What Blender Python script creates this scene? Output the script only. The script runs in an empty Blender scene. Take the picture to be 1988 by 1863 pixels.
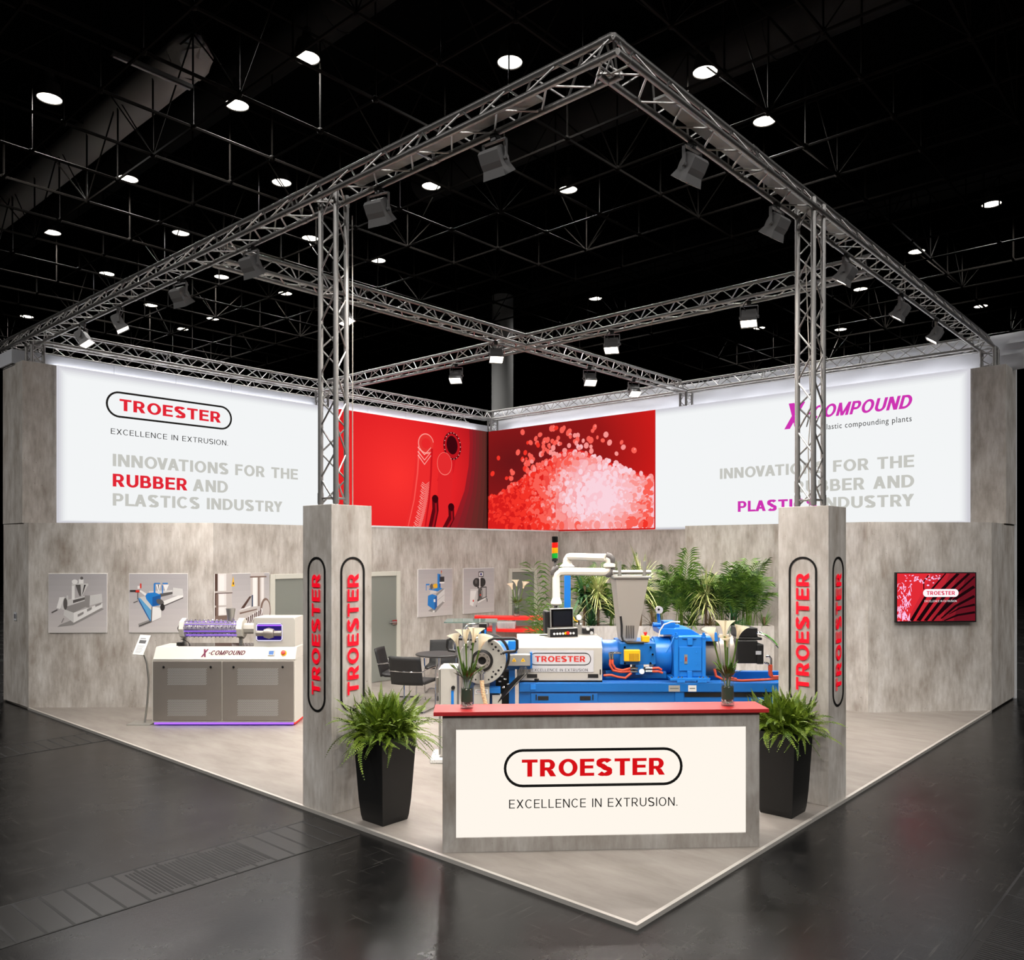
import bpy, math, random
from mathutils import Matrix, Vector
random.seed(7)
S = bpy.context.scene
COL = S.collection
PI = math.pi
# ---------------------------------------------------------------- camera, world, exposure
F_PX, CX, HY, EYE = 1608.0, 994.0, 1068.0, 2.4          # focal length in pixels, principal column, horizon row, eye height
CAM = Vector((-4.475, -2.939, EYE))
YAW = math.atan2(-0.74449, 0.66763)                      # camera's sideways axis in the stand's plan
cd = bpy.data.cameras.new('camera'); cam = bpy.data.objects.new('camera', cd); COL.objects.link(cam)
cam.location = CAM; cam.rotation_euler = (PI / 2, 0, YAW)
cd.sensor_width = 36.0; cd.lens = 36.0 * F_PX / 1988.0; cd.shift_y = (HY - 931.5) / 1988.0
cd.clip_start = 0.05; cd.clip_end = 400
S.camera = cam
w = bpy.data.worlds.new('world'); S.world = w; w.use_nodes = True
w.node_tree.nodes['Background'].inputs[0].default_value = (1, 0.97, 0.93, 1)
w.node_tree.nodes['Background'].inputs[1].default_value = 0.02
S.view_settings.view_transform = 'Standard'; S.view_settings.look = 'None'
S.view_settings.exposure = 0.0; S.view_settings.gamma = 1.0; S.view_settings.use_curve_mapping = False
S.cycles.max_bounces = 6; S.cycles.diffuse_bounces = 3; S.cycles.glossy_bounces = 3
S.cycles.transmission_bounces = 5; S.cycles.transparent_max_bounces = 6
S.cycles.caustics_reflective = False; S.cycles.caustics_refractive = False
S.cycles.sample_clamp_indirect = 4.0
FLOOD_W, HALL_W = 46.0, 230.0

# ---------------------------------------------------------------- materials
def lin(c):
    c = c / 255.0
    return c / 12.92 if c <= 0.04045 else ((c + 0.055) / 1.055) ** 2.4
def rgb(*c): return (lin(c[0]), lin(c[1]), lin(c[2]), 1.0)
MATS = {}
def mat(name, c=(200, 200, 200), rough=0.5, metal=0.0, **k):
    if name in MATS: return MATS[name]
    m = bpy.data.materials.new(name); m.use_nodes = True; MATS[name] = m
    b = m.node_tree.nodes['Principled BSDF']
    b.inputs['Base Color'].default_value = rgb(*c); b.inputs['Roughness'].default_value = rough
    b.inputs['Metallic'].default_value = metal
    if 'spec' in k: b.inputs['Specular IOR Level'].default_value = k['spec']
    if 'trans' in k: b.inputs['Transmission Weight'].default_value = k['trans']; b.inputs['IOR'].default_value = k.get('ior', 1.45)
    if 'alpha' in k: b.inputs['Alpha'].default_value = k['alpha']
    if 'emit' in k:
        b.inputs['Emission Color'].default_value = rgb(*k['emit']); b.inputs['Emission Strength'].default_value = k.get('es', 1.0)
    if k.get('var'):                                     # slight surface variation
        nt = m.node_tree; tc = nt.nodes.new('ShaderNodeTexCoord'); n = nt.nodes.new('ShaderNodeTexNoise')
        n.inputs['Scale'].default_value = k.get('vs', 6.0); n.inputs['Detail'].default_value = 4
        mx = nt.nodes.new('ShaderNodeMix'); mx.data_type = 'RGBA'
        v = k['var']; c2 = tuple(max(0, min(255, x * (1 - v))) for x in c)
        mx.inputs['A'].default_value = rgb(*c); mx.inputs['B'].default_value = rgb(*c2)
        nt.links.new(tc.outputs['Object'], n.inputs['Vector']); nt.links.new(n.outputs['Fac'], mx.inputs['Factor'])
        nt.links.new(mx.outputs['Result'], b.inputs['Base Color'])
    return m
def emi(name, c, s=1.0):
    if name in MATS: return MATS[name]
    m = bpy.data.materials.new(name); m.use_nodes = True; MATS[name] = m
    nt = m.node_tree; nt.nodes.clear()
    o = nt.nodes.new('ShaderNodeOutputMaterial'); e = nt.nodes.new('ShaderNodeEmission')
    e.inputs[0].default_value = rgb(*c); e.inputs[1].default_value = s
    nt.links.new(e.outputs[0], o.inputs[0]); return m
def ramp(nt, stops):
    r = nt.nodes.new('ShaderNodeValToRGB'); el = r.color_ramp.elements
    while len(el) < len(stops): el.new(0.5)
    for e, (p, c) in zip(el, stops): e.position = p; e.color = c
    return r
def concrete(name, tint=1.0):
    """grey-brown board-marked concrete laminate: streaks along the board, small dark pits"""
    m = bpy.data.materials.new(name); m.use_nodes = True; MATS[name] = m
    nt = m.node_tree; L = nt.links.new; b = nt.nodes['Principled BSDF']
    tc = nt.nodes.new('ShaderNodeTexCoord')
    def noise(sc, scale, det=5, rgh=0.6):
        mp = nt.nodes.new('ShaderNodeMapping'); mp.inputs['Scale'].default_value = sc
        n = nt.nodes.new('ShaderNodeTexNoise'); n.inputs['Scale'].default_value = scale
        n.inputs['Detail'].default_value = det; n.inputs['Roughness'].default_value = rgh
        L(tc.outputs['Object'], mp.inputs['Vector']); L(mp.outputs['Vector'], n.inputs['Vector']); return n
    t = lambda *c: rgb(*[x * tint for x in c])
    n1 = noise((1, 1, 0.45), 3.8, 7, 0.6)
    r1 = ramp(nt, [(0.26, t(138, 128, 118)), (0.42, t(162, 156, 149)), (0.55, t(178, 173, 167)), (0.66, t(188, 184, 179)), (0.80, t(167, 163, 158))])
    L(n1.outputs['Fac'], r1.inputs['Fac'])
    n2 = noise((1, 1, 0.2), 26, 3, 0.55)
    r2 = ramp(nt, [(0.33, rgb(222, 218, 214)), (0.62, rgb(255, 255, 255))]); L(n2.outputs['Fac'], r2.inputs['Fac'])
    mx = nt.nodes.new('ShaderNodeMix'); mx.data_type = 'RGBA'; mx.blend_type = 'MULTIPLY'; mx.inputs['Factor'].default_value = 0.6
    L(r1.outputs['Color'], mx.inputs['A']); L(r2.outputs['Color'], mx.inputs['B'])
    n3 = noise((1, 1, 0.6), 58, 2, 0.5)
    r3 = ramp(nt, [(0.23, rgb(120, 110, 102)), (0.275, rgb(255, 255, 255))]); L(n3.outputs['Fac'], r3.inputs['Fac'])
    mx2 = nt.nodes.new('ShaderNodeMix'); mx2.data_type = 'RGBA'; mx2.blend_type = 'MULTIPLY'; mx2.inputs['Factor'].default_value = 0.9
    L(mx.outputs['Result'], mx2.inputs['A']); L(r3.outputs['Color'], mx2.inputs['B'])
    L(mx2.outputs['Result'], b.inputs['Base Color']); b.inputs['Roughness'].default_value = 0.55
    b.inputs['Specular IOR Level'].default_value = 0.25
    return m
CONC = concrete('concrete_laminate', 1.12); CONC_H = concrete('concrete_laminate_counter', 0.98)
def floor_mat():
    m = bpy.data.materials.new('hall_asphalt'); m.use_nodes = True; nt = m.node_tree; L = nt.links.new; b = nt.nodes['Principled BSDF']
    tc = nt.nodes.new('ShaderNodeTexCoord')
    def noise(sc, scale, det, rgh, rot=0):
        mp = nt.nodes.new('ShaderNodeMapping'); mp.inputs['Scale'].default_value = sc; mp.inputs['Rotation'].default_value = (0, 0, rot)
        n = nt.nodes.new('ShaderNodeTexNoise'); n.inputs['Scale'].default_value = scale; n.inputs['Detail'].default_value = det
        n.inputs['Roughness'].default_value = rgh; L(tc.outputs['Object'], mp.inputs['Vector']); L(mp.outputs['Vector'], n.inputs['Vector']); return n
    a = noise((1, 1, 1), 1.1, 8, 0.7); s1 = noise((1.1, 26, 1), 1.7, 4, 0.65, 0.95); s2 = noise((30, 1.5, 1), 1.5, 4, 0.65, 0.1)
    c = ramp(nt, [(0.35, rgb(15, 15, 15)), (0.65, rgb(29, 28, 27))]); L(a.outputs['Fac'], c.inputs['Fac'])
    q1 = ramp(nt, [(0.60, (0, 0, 0, 1)), (0.67, (1, 1, 1, 1))]); L(s1.outputs['Fac'], q1.inputs['Fac'])
    q2 = ramp(nt, [(0.61, (0, 0, 0, 1)), (0.68, (1, 1, 1, 1))]); L(s2.outputs['Fac'], q2.inputs['Fac'])
    ad = nt.nodes.new('ShaderNodeMath'); ad.operation = 'ADD'; ad.use_clamp = True
    L(q1.outputs['Color'], ad.inputs[0]); L(q2.outputs['Color'], ad.inputs[1])
    sc = nt.nodes.new('ShaderNodeMath'); sc.operation = 'MULTIPLY'; sc.inputs[1].default_value = 0.38; L(ad.outputs[0], sc.inputs[0])
    mx = nt.nodes.new('ShaderNodeMix'); mx.data_type = 'RGBA'; mx.inputs['B'].default_value = rgb(74, 72, 69)
    L(sc.outputs[0], mx.inputs['Factor']); L(c.outputs['Color'], mx.inputs['A']); L(mx.outputs['Result'], b.inputs['Base Color'])
    rr = nt.nodes.new('ShaderNodeMapRange'); rr.inputs['From Min'].default_value = 0.3; rr.inputs['From Max'].default_value = 0.7
    rr.inputs['To Min'].default_value = 0.20; rr.inputs['To Max'].default_value = 0.31; L(a.outputs['Fac'], rr.inputs['Value'])
    L(rr.outputs['Result'], b.inputs['Roughness']); b.inputs['Specular IOR Level'].default_value = 0.27
    f = noise((1, 1, 1), 60, 3, 0.6); bp = nt.nodes.new('ShaderNodeBump'); bp.inputs['Strength'].default_value = 0.03; bp.inputs['Distance'].default_value = 0.02
    L(f.outputs['Fac'], bp.inputs['Height']); L(bp.outputs['Normal'], b.inputs['Normal']); return m
def deck_mat():
    m = bpy.data.materials.new('platform_vinyl'); m.use_nodes = True; nt = m.node_tree; L = nt.links.new; b = nt.nodes['Principled BSDF']
    tc = nt.nodes.new('ShaderNodeTexCoord'); mp = nt.nodes.new('ShaderNodeMapping'); mp.inputs['Scale'].default_value = (2.2, 0.7, 1); mp.inputs['Rotation'].default_value = (0, 0, 0.78)
    n = nt.nodes.new('ShaderNodeTexNoise'); n.inputs['Scale'].default_value = 2.4; n.inputs['Detail'].default_value = 8; n.inputs['Roughness'].default_value = 0.62
    L(tc.outputs['Object'], mp.inputs['Vector']); L(mp.outputs['Vector'], n.inputs['Vector'])
    c = ramp(nt, [(0.3, rgb(126, 119, 112)), (0.5, rgb(141, 134, 127)), (0.7, rgb(151, 145, 138))]); L(n.outputs['Fac'], c.inputs['Fac'])
    L(c.outputs['Color'], b.inputs['Base Color']); b.inputs['Roughness'].default_value = 0.42; b.inputs['Specular IOR Level'].default_value = 0.35; return m
FLOOR, DECK = floor_mat(), deck_mat()
ALU = mat('truss_aluminium', (150, 148, 146), 0.42, 0.85)
ALU_W = mat('web_aluminium', (164, 162, 160), 0.38, 0.85)
STEEL = mat('brushed_steel', (150, 143, 136), 0.4, 0.55, var=0.08, vs=3)
STEEL_L = mat('light_steel', (196, 194, 188), 0.36, 0.8)
CHROME = mat('chrome', (220, 220, 222), 0.08, 1.0)
MWHITE = mat('machine_white', (214, 209, 199), 0.4)
MGREY = mat('machine_grey', (186, 182, 174), 0.45)
BLUE = mat('machine_blue', (28, 118, 204), 0.32)
BLUE_D = mat('frame_blue', (14, 96, 170), 0.36)
BLACK = mat('black_plastic', (18, 18, 19), 0.42)
BLACKM = mat('black_metal', (30, 29, 28), 0.35, 0.3)
RUBBER = mat('orange_hose', (196, 74, 46), 0.5)
YEL = mat('signal_yellow', (240, 178, 20), 0.45)
REDP = mat('red_button', (208, 40, 30), 0.4)
WHITE = mat('white_board', (232, 233, 235), 0.6)
CLOTH = mat('white_cloth', (222, 223, 228), 0.85, var=0.06, vs=2)
REDTOP = mat('red_worktop', (182, 44, 46), 0.42)
REDC = mat('bar_red', (226, 36, 30), 0.38)
POT = mat('black_planter', (13, 13, 13), 0.5)
SEAT = mat('black_leather', (11, 11, 12), 0.6)
TABLE = mat('dark_table', (46, 44, 44), 0.4)
FIXT = mat('fixture_grey', (122, 121, 121), 0.5, 0.2)
ROOF = mat('roof_black', (9, 9, 9), 0.95, spec=0.1)
FRAME = mat('roof_steel', (19, 16, 13), 0.8, 0.0, spec=0.12)
DUCT = mat('duct_fabric', (232, 229, 224), 0.9)
DUCT_D = mat('duct_dark', (36, 35, 33), 0.8)
GLASS = mat('clear_glass', (120, 130, 126), 0.04, 0, alpha=0.12, spec=0.6)
FROST = mat('frosted_glass', (128, 131, 124), 0.5, 0, spec=0.4)
FRAMEW = mat('door_frame_cream', (205, 203, 192), 0.5)
SIGNK = mat('sign_black', (16, 16, 16), 0.4)
SIGNR = mat('sign_red', (226, 10, 34), 0.45, emit=(232, 4, 34), es=0.6)
LENS = emi('flood_lens', (255, 240, 222), 12.0)
LAMP = emi('hall_lamp_glow', (255, 247, 232), 6.0)
E_WHITE = emi('backlit_white', (243, 245, 246), 1.0)
E_WARM = emi('backlit_warm', (255, 247, 236), 1.0)
E_RED = emi('backlit_red', (226, 38, 52), 1.0)
E_GREY = emi('backlit_grey', (198, 198, 192), 1.0)
E_BLK = emi('backlit_black', (30, 28, 26), 1.0)
E_MAG = emi('backlit_magenta', (206, 52, 178), 1.0)
VIOLET = emi('violet_light', (140, 84, 255), 2.2)
def leaf(name, c, c2): 
    m = mat(name, c, 0.5, 0, var=0.0); nt = m.node_tree; b = nt.nodes['Principled BSDF']
    tc = nt.nodes.new('ShaderNodeTexCoord'); n = nt.nodes.new('ShaderNodeTexNoise'); n.inputs['Scale'].default_value = 9
    r = ramp(nt, [(0.35, rgb(*c)), (0.65, rgb(*c2))]); nt.links.new(tc.outputs['Object'], n.inputs['Vector']); nt.links.new(n.outputs['Fac'], r.inputs['Fac'])
    nt.links.new(r.outputs['Color'], b.inputs['Base Color']); return m
FERN = leaf('fern_green', (70, 98, 18), (126, 148, 42))
PALM = leaf('palm_green', (34, 74, 16), (104, 136, 48))
DRAC = leaf('dracaena_green', (120, 138, 62), (196, 196, 132))
BROAD = leaf('broad_green', (20, 62, 26), (50, 96, 48))
SPATHE = mat('calla_cream', (252, 244, 220), 0.5, emit=(252, 240, 205), es=0.0); _nt = SPATHE.node_tree; _tr = _nt.nodes.new('ShaderNodeBsdfTranslucent'); _tr.inputs[0].default_value = rgb(252, 244, 216); _ms = _nt.nodes.new('ShaderNodeMixShader'); _ms.inputs[0].default_value = 0.45
_o = _nt.nodes['Material Output']; _nt.links.new(_nt.nodes['Principled BSDF'].outputs[0], _ms.inputs[1]); _nt.links.new(_tr.outputs[0], _ms.inputs[2]); _nt.links.new(_ms.outputs[0], _o.inputs['Surface'])
STEMG = mat('stem_green', (92, 122, 40), 0.5); TWIG = mat('silver_twig', (186, 184, 180), 0.5)

# ---------------------------------------------------------------- mesh builder
class MB:
    def __init__(s): s.v = []; s.f = []; s.mi = []; s.sm = []; s.mats = []
    def m(s, mt):
        if mt not in s.mats: s.mats.append(mt)
        return s.mats.index(mt)
    def add(s, vs, fs, mt, smooth=False, M=None):
        o = len(s.v)
        s.v += [tuple(M @ Vector(v)) for v in vs] if M is not None else [tuple(v) for v in vs]
        i = s.m(mt)
        for f in fs: s.f.append(tuple(o + k for k in f)); s.mi.append(i); s.sm.append(smooth)
        return s
    def box(s, x0, x1, y0, y1, z0, z1, mt, M=None):
        vs = [(x, y, z) for z in (z0, z1) for y in (y0, y1) for x in (x0, x1)]
        return s.add(vs, [(0, 2, 3, 1), (4, 5, 7, 6), (0, 1, 5, 4), (2, 6, 7, 3), (0, 4, 6, 2), (1, 3, 7, 5)], mt, False, M)
    def tube(s, pts, r, mt, n=8, cap=True, r2=None, closed=False):
        P = [Vector(p) for p in pts]; k = len(P); rs = r if isinstance(r, (list, tuple)) else None
        vs = []; up = None
        for i, p in enumerate(P):
            if closed: t = (P[(i + 1) % k] - P[i - 1])
            else: t = (P[min(i + 1, k - 1)] - P[max(i - 1, 0)])
            t = t.normalized() if t.length > 1e-9 else Vector((0, 0, 1))
            if up is None: up = Vector((0, 0, 1)) if abs(t.z) < 0.9 else Vector((1, 0, 0))
            a = (up - t * up.dot(t)); a = a.normalized() if a.length > 1e-6 else t.orthogonal().normalized()
            up = a; b = t.cross(a)
            q = rs[i] if rs else (r if r2 is None else r + (r2 - r) * i / max(1, k - 1))
            for j in range(n):
                an = 2 * PI * j / n; vs.append(p + a * (q * math.cos(an)) + b * (q * math.sin(an)))
        fs = []
        for i in range(k if closed else k - 1):
            for j in range(n):
                i2 = (i + 1) % k; j2 = (j + 1) % n
                fs.append((i * n + j, i * n + j2, i2 * n + j2, i2 * n + j))
        s.add(vs, fs, mt, True)
        if cap and not closed:
            o = len(s.v) - k * n; i = s.m(mt)
            s.f.append(tuple(o + j for j in reversed(range(n)))); s.mi.append(i); s.sm.append(False)
            s.f.append(tuple(o + (k - 1) * n + j for j in range(n))); s.mi.append(i); s.sm.append(False)
        return s
    def cyl(s, a, b, r, mt, n=16, r2=None): return s.tube([a, b], r, mt, n, True, r2)
    def lathe(s, prof, mt, n=24, M=None, smooth=True):
        vs = []; fs = []
        for (r, z) in prof:
            for j in range(n): an = 2 * PI * j / n; vs.append((r * math.cos(an), r * math.sin(an), z))
        for i in range(len(prof) - 1):
            for j in range(n):
                j2 = (j + 1) % n; fs.append((i * n + j, i * n + j2, (i + 1) * n + j2, (i + 1) * n + j))
        return s.add(vs, fs, mt, smooth, M)
    def disc(s, c, r, mt, n=20, M=None, ry=None):
        ry = ry or r
        vs = [(c[0] + r * math.cos(2 * PI * j / n), c[1] + ry * math.sin(2 * PI * j / n), c[2]) for j in range(n)]
        return s.add(vs, [tuple(range(n))], mt, False, M)
    def prism(s, poly, a, b, mt, axis='x', M=None):
        """poly of 2D points extruded along axis from a to b; x: (y,z), y: (x,z), z: (x,y)"""
        n = len(poly)
        P = {'x': lambda t, p: (t, p[0], p[1]), 'y': lambda t, p: (p[0], t, p[1]), 'z': lambda t, p: (p[0], p[1], t)}[axis]
        vs = [P(a, p) for p in poly] + [P(b, p) for p in poly]
        fs = [tuple(range(n)), tuple(reversed(range(n, 2 * n)))] + [(i, i + n, (i + 1) % n + n, (i + 1) % n) for i in range(n)]
        return s.add(vs, fs, mt, False, M)
    def sphere(s, c, r, mt, n=12, sc=(1, 1, 1)):
        prof = [(max(1e-4, math.sin(PI * i / 8)) * r, -math.cos(PI * i / 8) * r) for i in range(9)]
        return s.lathe(prof, mt, n, Matrix.Translation(c) @ Matrix.Diagonal((sc[0], sc[1], sc[2], 1)))
    def build(s, name, parent=None, M=None, bevel=0, fix=True):
        me = bpy.data.meshes.new(name); me.from_pydata(s.v, [], s.f)
        for mt in s.mats: me.materials.append(mt)
        me.polygons.foreach_set('material_index', s.mi); me.polygons.foreach_set('use_smooth', s.sm)
        if fix:
            import bmesh
            bm = bmesh.new(); bm.from_mesh(me); bmesh.ops.recalc_face_normals(bm, faces=bm.faces[:]); bm.to_mesh(me); bm.free()
        if any(s.sm): me.set_sharp_from_angle(angle=0.7)
        me.update(); return link(name, me, parent, M, bevel)
def link(name, me, parent=None, M=None, bevel=0):
    o = bpy.data.objects.new(name, me); COL.objects.link(o)
    if parent is not None: o.parent = parent
    if M is not None: o.matrix_local = M
    if bevel:
        b = o.modifiers.new('bevel', 'BEVEL'); b.width = bevel; b.segments = 2; b.limit_method = 'ANGLE'; b.angle_limit = 0.6
    return o
def tag(o, label=None, cat=None, group=None, kind=None):
    if label: o['label'] = label
    if cat: o['category'] = cat
    if group: o['group'] = group
    if kind: o['kind'] = kind
    return o
def thing(name, label, cat, loc=(0, 0, 0), rz=0.0, group=None):
    o = bpy.data.objects.new(name, None); COL.objects.link(o); o.empty_display_size = 0.1
    o.location = loc; o.rotation_euler = (0, 0, rz); return tag(o, label, cat, group)
def struct(name, mb, bevel=0): return tag(mb.build(name, None, None, bevel), kind='structure')
def copy_tree(o, parent=None):
    c = o.copy(); COL.objects.link(c); c.parent = parent
    for ch in list(o.children): copy_tree(ch, c)
    return c
ORD = ['first', 'second', 'third', 'fourth', 'fifth', 'sixth', 'seventh', 'eighth', 'ninth', 'tenth', 'eleventh', 'twelfth', 'thirteenth', 'fourteenth',
       'fifteenth', 'sixteenth', 'seventeenth', 'eighteenth', 'nineteenth', 'twentieth', 'twenty-first', 'twenty-second', 'twenty-third', 'twenty-fourth',
       'twenty-fifth', 'twenty-sixth', 'twenty-seventh', 'twenty-eighth', 'twenty-ninth', 'thirtieth', 'thirty-first', 'thirty-second']
# local frame parallel to the front counter and machine: x sideways, y away from the visitor
class Bay:
    """a thing facing the visitor; p(px,py,depth) gives a point of it in its own coordinates"""
    def __init__(s, name, label, cat, px, depth, z=0.0, group=None, turn=0.0):
        x = (px - CX) / F_PX * depth; c, sn = math.cos(YAW), math.sin(YAW)
        s.x, s.d, s.z = x, depth, z
        s.o = thing(name, label, cat, (CAM.x + c * x - sn * depth, CAM.y + sn * x + c * depth, z), YAW + turn, group)
    def X(s, px, d=None): d = d or s.d; return (px - CX) / F_PX * d - s.x
    def Zz(s, py, d=None): d = d or s.d; return EYE - (py - HY) / F_PX * d - s.z
    def p(s, px, py, d=None): d = d or s.d; return (s.X(px, d), d - s.d, s.Zz(py, d))
def plane(o, u, v):
    """matrix whose x is u, y is v, z is the outward normal"""
    u = Vector(u).normalized(); v = Vector(v).normalized(); n = u.cross(v)
    return Matrix(((u.x, v.x, n.x, o[0]), (u.y, v.y, n.y, o[1]), (u.z, v.z, n.z, o[2]), (0, 0, 0, 1)))
FACE = lambda x, y, z: plane((x, y, z), (1, 0, 0), (0, 0, 1))     # a plane facing the visitor in a Bay
# ---------------------------------------------------------------- lettering
def ell(cx, cy, rx, ry, rot=0, n=24, a0=0, a1=2 * PI):
    return [(cx + rx * math.cos(a) * math.cos(rot) - ry * math.sin(a) * math.sin(rot), cy + rx * math.cos(a) * math.sin(rot) + ry * math.sin(a) * math.cos(rot)) for a in [a0 + (a1 - a0) * i / (n - (a1 - a0 < 6.28)) for i in range(n)]]
def glyph(ch, t):
    """quads of a grotesque capital, cap height 1, stem t; returns (quads, advance width)"""
    h = t * 0.86; Q = []; R = lambda x0, y0, x1, y1: Q.append([(x0, y0), (x1, y0), (x1, y1), (x0, y1)])
    def dg(xa, ya, xb, yb, k=1.0):                       # diagonal with level ends, xa/xb are left edges
        q = k * t * math.hypot(xb - xa, yb - ya) / abs(yb - ya); Q.append([(xa, ya), (xa + q, ya), (xb + q, yb), (xb, yb)])
    def arc(cx, cy, rx, ry, a0, a1, n=14):               # outer radii given, stroke t sideways and h up
        P = [(a0 + (a1 - a0) * i / n) * PI / 180 for i in range(n + 1)]
        for a, b in zip(P, P[1:]):
            Q.append([(cx + rx * math.cos(a), cy + ry * math.sin(a)), (cx + rx * math.cos(b), cy + ry * math.sin(b)), (cx + (rx - t) * math.cos(b), cy + (ry - h) * math.sin(b)), (cx + (rx - t) * math.cos(a), cy + (ry - h) * math.sin(a))])
    if ch == 'I': R(0, 0, t, 1); return Q, t
    if ch == 'L': R(0, 0, t, 1); R(t, 0, .56, h); return Q, .56
    if ch in 'EF':
        w = .60 if ch == 'E' else .56; R(0, 0, t, 1); R(t, 1 - h, w, 1); R(t, .5 - h / 2 + .02, w - .04, .5 + h / 2 + .02)
        if ch == 'E': R(t, 0, w, h)
        return Q, w
    if ch == 'T': w = .66; R(0, 1 - h, w, 1); R(w / 2 - t / 2, 0, w / 2 + t / 2, 1 - h); return Q, w
    if ch == 'H': w = .70; R(0, 0, t, 1); R(w - t, 0, w, 1); R(t, .5 - h / 2, w - t, .5 + h / 2); return Q, w
    if ch == 'N':
        w = .70; R(0, 0, t, 1); R(w - t, 0, w, 1); q = t * 1.12; Q.append([(0, 1), (q, 1), (w, 0), (w - q, 0)]); return Q, w
    if ch == 'M': w = .84; R(0, 0, t, 1); R(w - t, 0, w, 1); q = t * .95; m = w / 2; Q.append([(0, 1), (q, 1), (m + q / 2, 0), (m - q / 2, 0)]); Q.append([(w - q, 1), (w, 1), (m + q / 2, 0), (m - q / 2, 0)]); return Q, w
    if ch == 'O': w = .80; arc(w / 2, .5, w / 2, .515, 0, 360, 32); return Q, w
    if ch == 'C': w = .74; arc(.39, .5, .39, .515, 42, 318, 28); return Q, w
    if ch == 'D': w = .72; R(0, 0, t, 1); R(t, 1 - h, .32, 1); R(t, 0, .32, h); arc(.30, .5, w - .30, .5, -90, 90, 20); return Q, w
    if ch == 'U': w = .70; R(0, .36, t, 1); R(w - t, .36, w, 1); arc(w / 2, .36, w / 2, .37, 180, 360, 18); return Q, w
    if ch in 'PRB':
        w = {'P': .63, 'R': .68, 'B': .66}[ch]; R(0, 0, t, 1); lo = .44 if ch != 'B' else .50; x = .36; ry = (1 - lo + h * .5) / 2 if ch != 'B' else (.5 + h / 2) / 2
        R(t, 1 - h, x, 1); yb = 1 - 2 * ry; R(t, yb, x, yb + h); arc(x, 1 - ry, .63 - x if ch != 'B' else .60 - x, ry, -90, 90)
        if ch == 'R': q = t * 1.2; Q.append([(.27, yb + .02), (.27 + q, yb + .02), (w, 0), (w - q, 0)])
        if ch == 'B': R(t, 0, x, h); r2 = (yb + h) / 2; arc(x, r2, w - x, r2, -90, 90)
        return Q, w
    if ch == 'V': w = .70; q = t * 1.1; m = w / 2; Q.append([(0, 1), (q, 1), (m + q / 2, 0), (m - q / 2, 0)]); Q.append([(w - q, 1), (w, 1), (m + q / 2, 0), (m - q / 2, 0)]); return Q, w
    if ch == 'A': w = .74; q = t * 1.1; m = w / 2; Q.append([(0, 0), (q, 0), (m + q / 2, 1), (m - q / 2, 1)]); Q.append([(w - q, 0), (w, 0), (m + q / 2, 1), (m - q / 2, 1)]); R(.20, .22, w - .20, .22 + h); return Q, w
    if ch == 'X': w = .72; q = t * 1.22; Q.append([(0, 0), (q, 0), (w, 1), (w - q, 1)]); Q.append([(0, 1), (q, 1), (w, 0), (w - q, 0)]); return Q, w
    if ch == 'Y': w = .70; q = t * 1.2; m = w / 2; Q.append([(0, 1), (q, 1), (m + t / 2, .42), (m - t / 2, .42)]); Q.append([(w - q, 1), (w, 1), (m + t / 2, .42), (m - t / 2, .42)]); R(m - t / 2, 0, m + t / 2, .44); return Q, w
    if ch == 'S':
        w = .66; m = w / 2; c = []
        for a in range(25, 271, 15): r = math.radians(a); c.append((m + (m - t / 2) * math.cos(r), .745 + (.27 - h / 2) * math.sin(r)))
        c2 = []
        for a in range(90, -156, -15): r = math.radians(a); c2.append((m + (m - t / 2) * math.cos(r), .255 + (.27 - h / 2) * math.sin(r)))
        c = c[:-1] + [((c[-1][0] + c2[0][0]) / 2, .5)] + c2[1:]
        E_ = []
        for i, (x, y) in enumerate(c):
            a = c[max(i - 1, 0)]; b = c[min(i + 1, len(c) - 1)]; dx, dy = b[0] - a[0], b[1] - a[1]; l = math.hypot(dx, dy); th = t * abs(dy / l) * .95 + h * abs(dx / l) * 1.0; th = max(th, h * .98); E_.append(((x - dy / l * th / 2, y + dx / l * th / 2), (x + dy / l * th / 2, y - dx / l * th / 2)))
        for p, q in zip(E_, E_[1:]): Q.append([p[0], q[0], q[1], p[1]])
        return Q, w
    if ch == '-': R(0, .36, .30, .36 + h); return Q, .30
    if ch == '.': R(0, 0, t, t); return Q, t
    return Q, .22
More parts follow.
